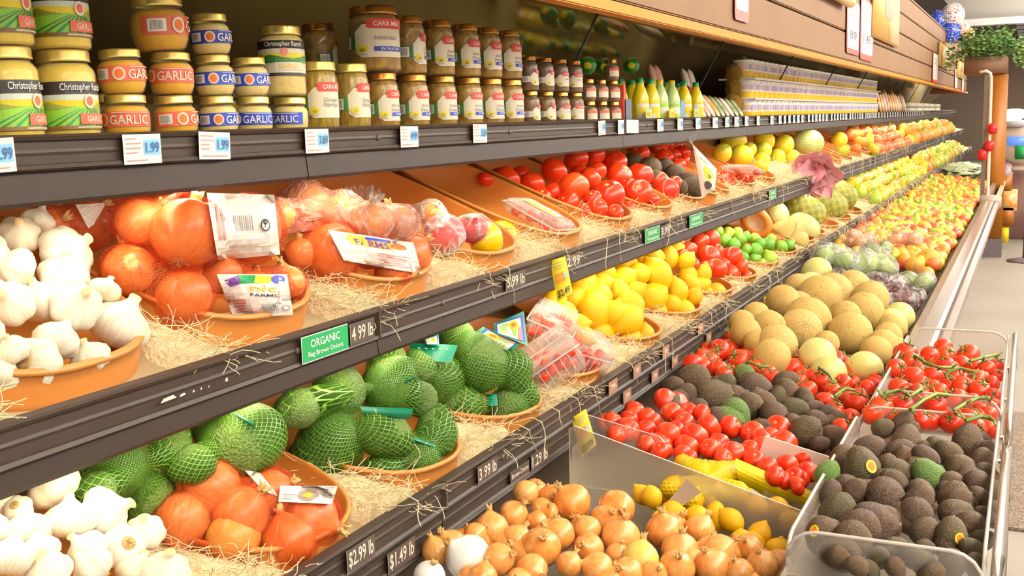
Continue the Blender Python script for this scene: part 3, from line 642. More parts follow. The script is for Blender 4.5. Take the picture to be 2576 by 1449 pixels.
def heap(kind, items, plane, desc, where, group, cat, seed=0, relax=18, tilt=None, shrink=1.0, fill=0, fk=.95):
    lv = 'middle' if plane[0] <= -1.05 else ('lower' if plane[2] >= .5 else None)
    items = list(items); n0 = len(items)
    if fill:
        for it in items[:n0]:
            if rr0.random() < fill: items.append((it[0] + rr0.uniform(-1, 1) * it[2], it[1] + rr0.uniform(-.2, .9) * it[2], it[2] * .95, it[3] if len(it) > 3 and it[3] not in ('stickeravocado', 'whiteonion') else None))
    rr = random.Random(seed + len(items) * 7); x0, z0, s = plane; T = []
    for it in items:
        d = ray(it[0], it[1]); t = (z0 + s * x0 - CAM.z) / (d.z + s * d.x); T.append([d, t, it[2] / F * .98 * shrink])
    for i, x in enumerate(T):
        if i >= n0: x[1] += x[1] * x[2] * 1.25
    t0 = [x[1] for x in T]
    for _ in range(relax):                       # settle: pieces slide nearer or further until they no longer share space
        for i in range(n0):
            for j in range(i):
                A, B = T[i], T[j]; pa, pb = A[0] * A[1], B[0] * B[1]; ra, rb = A[1] * A[2], B[1] * B[2]
                need = (ra + rb) * .86; dist = (pa - pb).length
                if dist < need:
                    k = (need - dist) * .3
                    if items[i][1] > items[j][1]: A[1] -= k; B[1] += k
                    else: A[1] += k; B[1] -= k
        for i, A in enumerate(T):
            lim = 1.1 * A[1] * A[2]; A[1] = min(max(A[1], t0[i] - lim), t0[i] + lim)
            if lv:
                for _k in range(40):
                    q = CAM + A[0] * A[1]
                    if q.x + fk * A[1] * A[2] <= front_x(lv, q.y): break
                    A[1] *= 1.006
    info, nr = rows_of(items); out = []
    for i, it in enumerate(items):
        k = it[3] if len(it) > 3 and it[3] else kind; src = PROTO[k][rr.randrange(len(PROTO[k]))]
        r = T[i][1] * T[i][2] * UNITF.get(k, 1); p = CAM + T[i][0] * T[i][1]
        if p.y > 11.2: continue
        row, col, n = info[i]
        dd = it[5] if len(it) > 5 else {'greenavocado': desc.replace('dark', 'greenish'), 'stickeravocado': desc + ' with a sticker'}.get(k, desc)
        lab = f'{dd} {where}' if len(items) == 1 else (f'{dd} {where}, row {row + 1} down, {nth(col)} from left' if nr > 1 else f'{dd} {where}, {nth(col)} from left')
        o = dup(src, lab, group); o['category'] = cat
        if len(it) > 4 and it[4] is not None:
            ax = it[4] if isinstance(it[4], Vector) else image_dir(p, *it[4])
            q = Vector((0, 0, 1)).rotation_difference(ax) @ Euler((0, 0, rr.uniform(0, 6.28))).to_quaternion()
        elif k in LONG:
            a = rr.uniform(0, 2 * PI); ax = image_dir(p, math.cos(a), math.sin(a) * .75, rr.uniform(-.35, .35))
            q = Vector((0, 0, 1)).rotation_difference(ax) @ Euler((0, 0, rr.uniform(0, 6.28))).to_quaternion()
        else:
            a = rr.uniform(0, 2 * PI); e = rr.uniform(.25, 1.15) if tilt is None else tilt * rr.random()
            ax = Vector((math.cos(a) * math.sin(e), math.sin(a) * math.sin(e), math.cos(e)))
            q = Vector((0, 0, 1)).rotation_difference(ax) @ Euler((0, 0, rr.uniform(0, 6.28))).to_quaternion()
        if k == 'stickeravocado':
            q = q0 = Vector((0, 0, 1)).rotation_difference(ax) ; tw = q0.inverted() @ toward(p)
            q = q0 @ Euler((0, 0, math.atan2(tw.y, tw.x) + .5)).to_quaternion()
        place(o, p, q, r); out.append((o, p, r))
    return out
# planes: x0, z0, slope of the heap's centre surface
MIDP = (-1.08, 1.212, .5); LOWP = (-.92, .912, .66)
TIPR = (.9, .5, .2)
garm = [(46, 593, 50), (165, 639, 66), (43, 679, 52), (160, 692, 56), (33, 765, 52), (116, 758, 56), (192, 772, 60), (298, 822, 72, None, (.55, -.85, .1)), (262, 733, 38), (142, 858, 54), (90, 915, 62, None, (.6, .2, -.75)), (228, 902, 46), (30, 880, 40), (-40, 640, 55), (-45, 740, 55), (-40, 850, 55), (95, 560, 40), (0, 940, 45)]
heap('garlic', garm, (-1.08, 1.215, .6), 'white garlic bulb', 'in the middle shelf tray', 'garlic on the middle shelf', 'garlic', 1)
garl = [(136, 1228, 60), (45, 1281, 34, None, (.3, .5, -.8)), (8, 1270, 30), (262, 1292, 62, None, (.75, -.3, .3)), (175, 1312, 58), (68, 1340, 56), (25, 1408, 58), (222, 1385, 50), (312, 1376, 52, None, (-.3, .2, -.8)), (365, 1340, 46), (415, 1442, 58), (235, 1432, 50), (125, 1440, 52), (340, 1440, 46), (100, 1385, 45), (-30, 1330, 50)]
heap('garlic', garl, (-.92, .912, .66), 'white garlic bulb', 'in the lower shelf tray', 'garlic on the lower shelf', 'garlic', 2)
lem1 = [(1492, 780, 52), (1574, 806, 46), (1585, 770, 40), (1511, 836, 33), (1582, 853, 36), (1623, 842, 26), (1395, 758, 33), (1425, 787, 30), (1451, 817, 31), (1462, 722, 38), (1507, 748, 38), (1556, 739, 35), (1545, 790, 34), (1470, 845, 28), (1440, 750, 32)]
heap('lemon', lem1, LOWP, 'yellow lemon', 'in the nearest lemon tray', 'lemons on the lower shelf', 'lemon', 3)
lem2 = [(1652, 690, 42), (1641, 748, 40), (1703, 733, 32), (1652, 787, 32), (1716, 780, 33), (1567, 705, 36), (1604, 690, 32), (1731, 696, 28), (1574, 668, 32), (1615, 672, 30), (1518, 685, 32), (1511, 713, 30), (1690, 765, 26), (1600, 735, 28)]
heap('lemon', lem2, LOWP, 'yellow lemon', 'in the middle lemon tray', 'lemons on the lower shelf', 'lemon', 4)
lem3 = [(1679, 650, 31), (1768, 690, 25), (1761, 717, 26), (1801, 735, 26), (1746, 746, 23), (1727, 657, 24), (1645, 645, 26), (1700, 628, 22), (1473, 700, 26), (1775, 742, 22), (1740, 715, 24)]
heap('lemon', lem3, LOWP, 'yellow lemon', 'in the furthest lemon tray', 'lemons on the lower shelf', 'lemon', 5)
tlow = [(1731, 629, 21), (1783, 644, 28), (1801, 675, 26), (1839, 689, 23), (1874, 694, 17), (1839, 646, 26), (1865, 668, 19), (1760, 610, 23), (1790, 601, 24), (1805, 634, 18), (1705, 616, 20), (1745, 664, 16), (1715, 640, 17), (1775, 672, 17), (1820, 664, 17)]
heap('plumtomato', tlow, LOWP, 'plum tomato', 'on the lower shelf beside lemons', 'plum tomatoes on the lower shelf', 'tomato', 6)
lim = [(1822, 605, 20), (1900, 629, 19), (1897, 651, 18), (1934, 651, 22), (1846, 616, 17), (1876, 627, 15), (1932, 614, 18), (1964, 620, 17), (1984, 616, 16), (1861, 601, 16), (1898, 601, 16), (1831, 586, 17), (1805, 582, 16), (1940, 601, 14), (1876, 595, 14), (1870, 648, 15), (1915, 664, 15), (1855, 585, 15), (1848, 634, 14), (1912, 612, 15), (1955, 640, 15)]
heap('lime', lim, LOWP, 'green lime', 'on the lower shelf', 'limes on the lower shelf', 'lime', 7)
tm1 = [(1443, 472, 38), (1531, 490, 40), (1504, 522, 25), (1546, 535, 22), (1394, 431, 34), (1485, 448, 27), (1449, 402, 31), (1500, 432, 26), (1498, 393, 26), (1583, 522, 20), (1491, 499, 22), (1470, 530, 20), (1460, 440, 26)]
heap('tomato', tm1, (-1.08, 1.215, .48), 'large red tomato', 'in the front tomato tray', 'tomatoes on the middle shelf', 'tomato', 8)
tm1b = [(1276, 451, 33), (1337, 463, 33), (1428, 510, 30), (1361, 496, 26), (1394, 487, 28), (1221, 450, 20), (1250, 440, 22), (1310, 440, 24)]
heap('tomato', tm1b, (-1.11, 1.198, .42), 'red tomato', 'behind the rim of the emptied tray', 'tomatoes on the middle shelf', 'tomato', 8, relax=3)
tm2 = [(1607, 484, 33), (1672, 482, 36), (1558, 441, 34), (1610, 441, 33), (1549, 408, 28), (1694, 467, 25), (1655, 456, 27), (1580, 470, 24), (1640, 505, 20)]
heap('tomato', tm2, (-1.08, 1.22, .48), 'large red tomato', 'beside loose avocados', 'tomatoes on the middle shelf', 'tomato', 9)
tm3 = [(1607, 385, 26), (1655, 378, 22), (1671, 396, 22), (1695, 393, 18), (1704, 414, 20), (1674, 366, 20), (1698, 368, 20), (1716, 385, 20), (1580, 378, 22), (1635, 362, 20), (1720, 405, 16)]
heap('tomato', tm3, (-1.08, 1.205, .42), 'red tomato', 'behind the loose avocados', 'tomatoes on the middle shelf', 'tomato', 10)
av1 = [(1634, 426, 30), (1698, 438, 26), (1744, 474, 30), (1672, 420, 22), (1593, 408, 24), (1764, 458, 20), (1728, 452, 20), (1640, 450, 20), (1712, 470, 18)]
heap('avocado', av1, (-1.08, 1.22, .46), 'dark avocado', 'on the middle shelf', 'loose avocados on the middle shelf', 'avocado', 11)
heap('tomato', [(1826, 453, 23)], (-1.08, 1.215, .46), 'single red tomato at the tip of a tray', 'beside the white avocado bag', None, 'tomato', 12)
heap('plumtomato', [(1868, 447, 16), (1885, 440, 14), (1858, 436, 14), (1895, 430, 13), (1850, 425, 13)], (-1.08, 1.215, .46), 'small red tomato', 'under a lid beside yellow melons', 'packed small tomatoes on the middle shelf', 'tomato', 13)
heap('yellowmelon', [(1866, 391, 29), (1916, 404, 22), (1957, 396, 21), (1994, 398, 21), (1921, 378, 22), (1846, 356, 35), (1922, 354, 28), (1972, 366, 27), (1816, 386, 26), (1914, 422, 20), (1884, 378, 20)], (-1.08, 1.225, .46), 'yellow round melon', 'on the middle shelf', 'yellow melons on the middle shelf', 'melon', 14)
heap('greenmelon', [(2033, 358, 34, None, (-.9, -.1, .3))], (-1.10, 1.26, .5), 'pale green striped melon behind the pink leafy rosette', 'on the middle shelf', None, 'melon', 15)
heap('nectarine', [(2111, 353, 22, 'yellowmelon'), (2154, 375, 14), (2177, 354, 13), (2190, 336, 20, 'orange'), (2164, 330, 18), (2214, 361, 22, 'mango'), (2224, 340, 22, 'greenmelon'), (2197, 365, 15, 'mango'), (2121, 382, 17, 'mango'), (2148, 345, 16), (2146, 325, 15), (2240, 368, 16, 'orange'), (2268, 360, 17, 'orange'), (2290, 366, 15, 'orange'), (2180, 320, 14, 'redapple')], (-1.08, 1.215, .46), 'orange toned fruit', 'beyond the pink rosette', 'mixed fruit on the middle shelf', 'fruit', 16)
rf = random.Random(5)
NAMES = {'mango': 'mango', 'nectarine': 'orange blushed nectarine', 'yellowapple': 'yellow blushed apple', 'blushapple': 'blush red apple', 'redapple': 'deep red apple', 'greenapple': 'green apple', 'pear': 'yellow green pear', 'orange': 'orange'}
def farrow(lv, ya, yb, picks):
    y = ya; k = 0
    while y < yb:
        for j in range(3 if y < 11.5 else 2):
            x = SH[lv][0] - .06 - .085 * j + rf.uniform(-.02, .02); kd = picks(y); st = 1 if y < 11.5 else 1.5
            o = dup(PROTO[kd][0], f'{NAMES[kd]} far along the {lv} shelf, {nth(j)} in from the rail in row {k + 1}', f'far fruit on the {lv} shelf'); o['category'] = NAMES[kd].split()[-1]
            r = rf.uniform(.038, .046) * st; e = rf.uniform(.1, 1.1); a = rf.uniform(0, 6.28); ax = Vector((math.cos(a) * math.sin(e), math.sin(a) * math.sin(e), math.cos(e)))
            place(o, (x, y + rf.uniform(-.02, .02), deck_z(lv, x) + .03 + r * .8 + .035 * j * st), Vector((0, 0, 1)).rotation_difference(ax), r)
        y += .1 if y < 11.5 else .16; k += 1
farrow('middle', 8.6, 17.4, lambda y: rf.choice(['orange', 'nectarine', 'mango', 'orange']) if y < 9.4 else (rf.choice(['redapple', 'redapple', 'nectarine', 'blushapple']) if y < 11 else rf.choice(['nectarine', 'orange', 'pear', 'orange'])))
farrow('lower', 7.7, 17.4, lambda y: rf.choice(['greenapple', 'yellowapple', 'pear', 'blushapple', 'mango']) if y < 11 else rf.choice(['pear', 'mango', 'nectarine', 'pear']))
fr = [(2128, 452, 15, 'orange'), (2165, 448, 16, 'yellowapple'), (2240, 460, 21, 'orange'), (2212, 470, 14, 'nectarine'), (2185, 436, 15, 'greenapple'), (2205, 430, 14, 'greenapple'), (2262, 462, 16, 'yellowapple'), (2150, 462, 12, 'yellowapple'), (2276, 440, 17, 'pear'), (2245, 436, 16, 'blushapple')]
heap(None, fr, (-.95, .915, .5), 'loose fruit', 'behind the leafy pineapple', 'mixed fruit behind the pineapples', 'fruit', 19)
erow = [(2303 + i * 13.4, 428 - i * 7.1 - (i * i * .03), 15 - i * .75, ('yellowapple', 'redapple', 'yellowapple', 'greenapple', 'blushapple')[i % 5]) for i in range(12)]
heap(None, erow, (-.93, .93, .2), 'apple', 'lined up on the lower shelf edge', 'apples along the lower shelf edge', 'apple', 20)
# pineapples and cut melons
for (u, v, r, ax, lab) in ((2022, 530, 46, (-.85, -.5, .1), 'nearest green pineapple lying on the lower shelf beside the cut melons'), (2078, 512, 44, (-.8, -.45, .3), 'second pineapple lying behind the nearest one on the lower shelf'), (2108, 488, 40, (-.85, -.5, .2), 'third pineapple from the near end of the lower shelf'), (2160, 500, 34, (.85, -.55, .25), 'pineapple with a spiky green crown, furthest of the pineapples')):
    heap('pineapple', [(u, v, r, None, ax, lab)], (-.96, .935, .5), lab, '', 'pineapples on the lower shelf', 'pineapple', int(u))[0][0]['label'] = lab
def wedge(bm, R, ang, mats):
    """a melon piece: sector of a hollow sphere"""
    n = 18; m = 12
    def pt(r, t, p): return Vector((r * math.sin(t) * math.cos(p), r * math.sin(t) * math.sin(p), r * math.cos(t) * 1.25))
    O = [[bm.verts.new(pt(R, PI * (j + .0) / m, -ang / 2 + ang * i / n)) for i in range(n + 1)] for j in range(m + 1)]
    I = [[bm.verts.new(pt(R * .55, PI * (j + .0) / m, -ang / 2 + ang * i / n)) for i in range(n + 1)] for j in range(m + 1)]
    for j in range(m):
        for i in range(n):
            bm.faces.new((O[j][i], O[j + 1][i], O[j + 1][i + 1], O[j][i + 1])).material_index = 0
            bm.faces.new((I[j][i], I[j][i + 1], I[j + 1][i + 1], I[j + 1][i])).material_index = 2
        bm.faces.new((O[j][0], I[j][0], I[j + 1][0], O[j + 1][0])).material_index = 1
        bm.faces.new((O[j][n], O[j + 1][n], I[j + 1][n], I[j][n])).material_index = 1
    bmesh.ops.remove_doubles(bm, verts=bm.verts, dist=1e-5); bmesh.ops.recalc_face_normals(bm, faces=bm.faces); return bm
FLO = M('orange_melon_flesh', (250, 172, 84), .3, coat=.2); FLG = M('honeydew_flesh', (230, 232, 160), .3, coat=.2); SEED = M('melon_seed_hollow', (250, 226, 190), .4, noise_=(30, (240, 180, 130), .7))
def cut(u, v, R, ang, mats, ax, spin, lab, name):
    p = atP(u, v, -.96, .93, .5); o = obj(name, wedge(bmesh.new(), R, ang, 0), mats, None, True)
    q = Vector((0, 0, 1)).rotation_difference(image_dir(p, *ax)) @ Euler((0, 0, spin)).to_quaternion(); place(o, p, q); tag(o, lab, 'melon', 'cut melons on the lower shelf')
cut(1900, 560, .068, PI * .95, [MEL, FLO, SEED], (.75, .65, .1), 1.9, 'cut orange cantaloupe half showing its seeds behind the limes', 'cantaloupe_half')
cut(1985, 598, .075, PI * .8, [MEL, FLO, SEED], (.85, .5, .1), 3.4, 'cantaloupe wedge with its rind facing out, on a tray past the limes', 'cantaloupe_wedge')
cut(2022, 572, .07, PI * .55, [HON, FLG, SEED], (.85, .5, .2), 4.0, 'long pale honeydew wedge lying behind the cantaloupe wedge', 'honeydew_wedge')
cut(1955, 540, .06, PI * .6, [HON, FLG, SEED], (.5, .85, .2), 3.6, 'upright pale honeydew wedge between cut cantaloupe and pineapple', 'honeydew_wedge')
# ------------------------------------------------------------------ the lower bin
BT = (-.37, .735, .13)       # loose heaps in the bin
oni = [(1438, 1263, 47, None, (-.5, -.6, .4)), (1550, 1279, 46, None, (.3, .1, .9)), (1292, 1297, 38), (1236, 1332, 44), (1323, 1241, 33), (1388, 1252, 33), (1363, 1279, 27, None, (.5, -.2, .7)), (1351, 1312, 27), (1478, 1332, 34), (1562, 1350, 48, None, (.2, -.8, .5)), (1404, 1345, 42), (1360, 1378, 50, None, (.1, -.4, .9)), (1671, 1335, 45, None, (-.1, -.8, .4)), (1761, 1332, 38), (1612, 1406, 48, 'paleonion'), (1711, 1384, 46, None, (.1, -.8, .5)), (1481, 1380, 38), (1255, 1406, 40), (1300, 1356, 36), (1432, 1420, 33), (1338, 1433, 40, None, (.5, .3, .7)), (1503, 1431, 42), (1578, 1440, 38), (1702, 1428, 45, None, (.1, -.5, .8)), (1783, 1382, 33), (1812, 1384, 40), (1792, 1424, 46, None, (-.3, -.6, .6)), (1884, 1381, 36), (1918, 1424, 42, None, (-.2, -.6, .6)), (1177, 1402, 60, 'whiteonion', (-.7, -.6, .4), 'large white peeled looking onion'), (1080, 1450, 42, 'whiteonion', (.2, -.5, .5), 'white onion'), (1133, 1372, 40), (1215, 1450, 36), (1860, 1440, 36), (1645, 1445, 34), (1555, 1395, 30), (1195, 1345, 30)]
heap('onion', oni, (-.40, .722, .17), 'brown onion', 'in the front bin', 'loose onions in the front bin', 'onion', 21, fill=.75)
lb = [(1720, 1165, 23), (1760, 1182, 26), (1815, 1190, 31), (1855, 1182, 26), (1690, 1228, 30), (1740, 1255, 32), (1790, 1240, 34), (1850, 1240, 33), (1955, 1275, 28), (1990, 1308, 27), (1902, 1272, 29), (1755, 1300, 31), (1840, 1310, 33), (1910, 1345, 32), (1960, 1385, 34), (1870, 1360, 30), (1640, 1250, 28), (1690, 1285, 28), (1800, 1290, 28)]
LBH = heap('lemon', lb, (-.37, .70, .22), 'yellow lemon', 'behind the clear divider', 'bagged lemons in the bin', 'lemon', 22, fill=.6)
tA = [(1675, 1008, 32), (1596, 1033, 26), (1680, 1095, 34), (1746, 1100, 36), (1784, 1074, 33), (1838, 1074, 29), (1688, 1037, 26), (1730, 1037, 25), (1767, 1041, 24), (1625, 1049, 25), (1583, 1053, 23), (1625, 1080, 26), (1579, 1083, 30), (1541, 1058, 23), (1721, 1062, 25), (1809, 1112, 25), (1847, 1137, 28), (1893, 1091, 31), (1955, 1076, 32), (1918, 1112, 34), (1968, 1120, 38), (1784, 1129, 25), (1884, 1131, 25), (1930, 1175, 28), (1980, 1170, 28), (2022, 1154, 27), (2035, 1187, 28), (1951, 1198, 26), (1897, 1156, 26), (1625, 1120, 25), (1717, 1141, 23), (1997, 1200, 25), (1550, 1095, 24), (1660, 1135, 24), (2005, 1215, 20)]
heap('tomato', tA, BT, 'red tomato', 'in the bin before the avocados', 'tomatoes in the bin', 'tomato', 23, fill=.8)
aA = [(1750, 953, 38), (1788, 995, 41, None, (.9, -.1)), (1893, 974, 40, 'stickeravocado', (.9, .3)), (1847, 1037, 37, 'greenavocado', (.6, .8)), (1884, 1020, 34), (1943, 1041, 33), (1984, 995, 33), (1826, 966, 28), (1726, 991, 29), (1696, 974, 27), (1872, 941, 28, 'greenavocado'), (1847, 995, 28), (1922, 1012, 30), (1993, 1028, 30), (2022, 1008, 26), (2047, 1058, 28), (2081, 1045, 27), (2022, 1091, 38), (2093, 1100, 32), (1993, 1066, 27), (2110, 1054, 23), (1972, 962, 30), (1909, 1074, 22), (1801, 1045, 23), (2043, 1028, 23), (1685, 1005, 22), (1760, 1025, 22), (2060, 1120, 22), (1955, 1000, 22)]
heap('avocado', aA, BT, 'dark avocado', 'in the bin between tomatoes', 'avocados in the bin', 'avocado', 24, fill=.8)
tB = [(1809, 882, 28), (1859, 907, 28), (1859, 866, 26), (1888, 886, 23), (1805, 928, 24), (1742, 916, 26), (1767, 900, 21), (1930, 911, 27), (1959, 895, 25), (2001, 903, 26), (1991, 928, 28), (1930, 941, 24), (2068, 916, 27), (2110, 907, 25), (2118, 941, 28), (2066, 957, 26), (2118, 966, 25), (2030, 982, 26), (2076, 1012, 26), (2185, 941, 23), (2210, 962, 26), (2177, 982, 26), (2156, 1016, 31), (2022, 941, 23), (1943, 953, 24), (2126, 995, 25), (2164, 1000, 24), (1822, 941, 22), (1897, 924, 22), (2118, 1078, 26), (2140, 1055, 26), (2040, 950, 22), (2095, 985, 22), (1835, 850, 20), (2100, 1030, 22), (1780, 880, 20)]
heap('vinetomato', tB, BT, 'vine tomato', 'in the bin below the melons', 'vine tomatoes in the bin', 'tomato', 25, fill=.6)
ml = [(2032, 806, 58), (2138, 839, 54), (2173, 786, 50), (2145, 726, 46), (2190, 753, 46), (2060, 748, 55), (1955, 866, 50), (1936, 822, 40), (1875, 836, 38), (1969, 759, 42), (2054, 687, 40, 'honeydew', None, 'pale yellow honeydew melon'), (2057, 900, 50, 'honeydew', None, 'pale green honeydew melon'), (2176, 927, 46, 'honeydew', None, 'pale green honeydew melon'), (2203, 886, 40), (2220, 867, 38), (2234, 848, 36), (2245, 826, 36), (2262, 800, 40, 'honeydew', None, 'pale green honeydew melon'), (2126, 797, 40), (2010, 723, 35), (1902, 795, 35), (2079, 864, 32)]
heap('melon', ml, (-.42, .765, .2), 'tan cantaloupe', 'in the bin', 'melons in the bin', 'melon', 26, fill=.4)
orb = [(2335, 657, 30), (2290, 640, 23), (2310, 632, 22), (2352, 655, 24), (2210, 602, 20), (2240, 610, 17), (2300, 668, 22), (2330, 690, 20), (2275, 655, 18)]
heap('orange', orb, (-.40, .745, .15), 'orange', 'beside the wrapped cabbage in the bin', 'loose oranges in the bin', 'orange', 27)
mg = [(2239, 557, 21), (2266, 569, 19), (2298, 569, 20), (2330, 575, 19), (2360, 589, 20), (2369, 620, 19, None, None, 'russet green mango'), (2212, 578, 14), (2239, 582, 13), (2218, 553, 15), (2255, 539, 17), (2285, 546, 17), (2314, 548, 17), (2344, 560, 15), (2375, 575, 13), (2385, 592, 13), (2310, 590, 13)]
heap('mango', mg, (-.40, .75, .15), 'green and yellow mango', 'in the bin', 'mangoes in the bin', 'mango', 28)
# orchard fruit running away to the far end of the bin, row by row
rb = random.Random(11); y = 5.62; k = 0; lastrow = []
while y < 12.2:
    n = 8 if y < 8 else 6; st = .09 if y < 9.4 else .105
    for j in range(n):
        x = -.405 - (j + .5 * (k % 2)) * (.074 if y < 8 else .085) + rb.uniform(-.016, .016); yy = y + rb.uniform(-.026, .026); z = .735 + .16 * (-.37 - x) + rb.uniform(-.008, .012)
        if y < 5.95: kd = rb.choice(['mango', 'nectarine', 'yellowapple'])
        elif y < 6.9: kd = rb.choice(['yellowapple', 'blushapple', 'greenapple', 'nectarine', 'yellowapple'])
        elif y < 7.5: kd = rb.choice(['redapple', 'blushapple', 'greenapple', 'redapple', 'redapple'])
        elif y < 8.3: kd = rb.choice(['blushapple', 'nectarine', 'orange', 'pear'])
        elif y < 8.8: kd = rb.choice(['greenapple', 'greenapple', 'pear'])
        elif y < 9.4: kd = rb.choice(['orange', 'nectarine', 'mango', 'blushapple'])
        else: kd = rb.choice(['orange', 'nectarine', 'nectarine', 'mango', 'pear'])
        nm = {'mango': 'mango', 'nectarine': 'orange blushed nectarine', 'yellowapple': 'yellow apple', 'blushapple': 'blush red apple', 'redapple': 'deep red apple', 'greenapple': 'green apple', 'pear': 'yellow green pear', 'orange': 'orange'}[kd]
        o = dup(PROTO[kd][0], f'{nm} far along the bin, row {k + 1} past the mangoes, {nth(j)} from the bumper', 'fruit in the far end of the bin'); o['category'] = nm.split()[-1]
        e = rb.uniform(.1, 1.0); a = rb.uniform(0, 6.28); ax = Vector((math.cos(a) * math.sin(e), math.sin(a) * math.sin(e), math.cos(e)))
        place(o, (x, yy, z), Vector((0, 0, 1)).rotation_difference(ax), rb.uniform(.036, .041) * (1 if y < 9.4 else 1.12) * (1.0 if kd != 'mango' else .9))
    y += st; k += 1
tag(obj('greens_bundle', sphere(30, 20, f=lambda d: Vector((d.x * .26, d.y * .8, d.z * .09)) * (1 + .25 * noise.noise(d * 5))), M('bagged_greens', (206, 216, 170), .35, noise_=(9, (150, 176, 110), .8), bump=(30, .8)), None, True, (-.72, 13.6, .80)), 'pale bagged salad greens at the very far end of the bin', 'greens')
# ---------- clear crates standing out over the bumper
def crate(name, x0, x1, y0, y1, z0, z1, lab, frontlow=0):
    t = thing(name, lab, 'crate', ((x0 + x1) / 2, (y0 + y1) / 2, z0), 'clear produce crates')
    cx, cy = (x0 + x1) / 2, (y0 + y1) / 2; w, d, h = (x1 - x0) / 2, (y1 - y0) / 2, z1 - z0
    obj('bottom', box(-w, w, -d, d, 0, .006), PLEXI, t, False)
    def panel(pn, axis, s, hh):
        L = w if axis == 'y' else d; r = .045; pts = [(-L, .006), (L, .006)]
        for ccx, a in ((L - r, 0), (-L + r, 90)): pts += [(ccx + r * math.cos(math.radians(a + q)), hh - r + r * math.sin(math.radians(a + q))) for q in (0, 22, 45, 67, 90)]
        b = bmesh.new(); F1 = [b.verts.new((px, -.002, pz)) for px, pz in pts]; F2 = [b.verts.new((px, .002, pz)) for px, pz in pts]; n = len(pts)
        for i in range(n): b.faces.new((F1[i], F1[(i + 1) % n], F2[(i + 1) % n], F2[i])).material_index = 1
        b.faces.new(F1[::-1]); b.faces.new(F2)
        if axis == 'x': bmesh.ops.rotate(b, matrix=Matrix.Rotation(PI / 2, 3, 'Z'), verts=b.verts)
        bmesh.ops.translate(b, vec=((s * w, 0, 0) if axis == 'x' else (0, s * d, 0)), verts=b.verts)
        obj(pn, b, [PLEXIC, PLEXIE], t, False)
        edge = pts[2:]; e3 = [((0, px, pz) if axis == 'x' else (px, 0, pz)) for px, pz in edge]
        obj('rim', tube([Vector(q) + (Vector((s * w, 0, 0)) if axis == 'x' else Vector((0, s * d, 0))) for q in e3], .0032, 6), PLEXIE, t)
    panel('side_panel', 'x', 1, h); panel('side_panel', 'x', -1, h * .8); panel('end_panel', 'y', -1, h); panel('end_panel', 'y', 1, h)
    return t
crate('produce_crate', -.318, -.036, 1.62, 2.40, .782, .862, 'clear plastic crate full of dark avocados, nearest on the aisle side')
crate('produce_crate', -.300, -.034, 2.52, 3.30, .782, .872, 'clear plastic crate full of vine tomatoes behind the avocado crate')
rk = thing('crate_rack', 'chrome tube rack with black feet carrying the two clear crates over the aisle', 'rack', (-.2, 2.7, 0))
for y in (1.65, 2.0, 2.37, 2.55, 2.9, 3.27): obj('crossbar', tube([(-.10, y - 2.7, .775), (.175, y - 2.7, .775)], .006, 8), CHROME, rk)
obj('side_tube', tube([(.178, -1.08, .775), (.178, .60, .775)], .008, 10), CHROME, rk)
obj('guard_tube', tube([(.183, -1.08, .78), (.183, -1.08, .86), (.183, -.62, .875), (.183, -.58, .84), (.183, -.58, .78)], .009, 10), CHROME, rk)
obj('guard_tube', tube([(.183, -.22, .78), (.183, -.2, .84), (.183, .50, .885), (.183, .55, .85), (.183, .55, .78)], .008, 10), CHROME, rk)
for y in (-1.05, -.25, .57):
    obj('leg', tube([(.178, y, .775), (.178, y, .03)], .010, 8), CHROME, rk); obj('foot', lathe([(.0, 0), (.02, 0), (.02, .03), (0, .03)], 10), BLACK, rk, True, (.178, y, 0))
cA = [(2268, 1071, 30, None, (.3, -.8)), (2217, 1078, 24), (2278, 1112, 36), (2193, 1126, 33), (2122, 1150, 33), (2169, 1184, 46, 'stickeravocado', (-.3, -.9)), (2078, 1196, 32, 'greenavocado'), (2271, 1138, 32), (2431, 1112, 37), (2353, 1122, 27), (2390, 1143, 32), (2329, 1160, 33), (2414, 1180, 38), (2336, 1200, 39, 'greenavocado'), (2472, 1156, 29), (2484, 1129, 21), (2261, 1190, 34), (2234, 1170, 28), (2475, 1190, 27), (2458, 1221, 38), (2397, 1213, 26), (2251, 1218, 33), (2128, 1228, 35), (2224, 1248, 48), (2315, 1235, 32), (2402, 1245, 35), (2309, 1265, 37), (2404, 1266, 34), (2112, 1279, 42, None, (-.9, .5)), (2305, 1293, 41), (2397, 1291, 37, None, (.9, -.2)), (2203, 1313, 46), (2441, 1323, 37), (2166, 1327, 48, None, (-.9, .3)), (2071, 1340, 42, 'stickeravocado', (-.3, .9)), (2146, 1360, 48, None, (-.8, .6)), (2322, 1340, 33), (2390, 1354, 41, 'stickeravocado', (.1, -.9)), (2248, 1378, 27), (2299, 1401, 33), (2397, 1415, 35), (2455, 1418, 27), (2210, 1398, 25), (2469, 1360, 27), (2448, 1384, 28), (2466, 1259, 28), (2472, 1299, 26), (2326, 1381, 26), (2146, 1238, 30), (2350, 1440, 28), (2250, 1425, 26), (2160, 1425, 26), (2110, 1400, 28)]
heap('avocado', cA, (-.19, .835, .03), 'dark avocado', 'in the clear crate', 'avocados in the clear crate', 'avocado', 29, fill=.8)
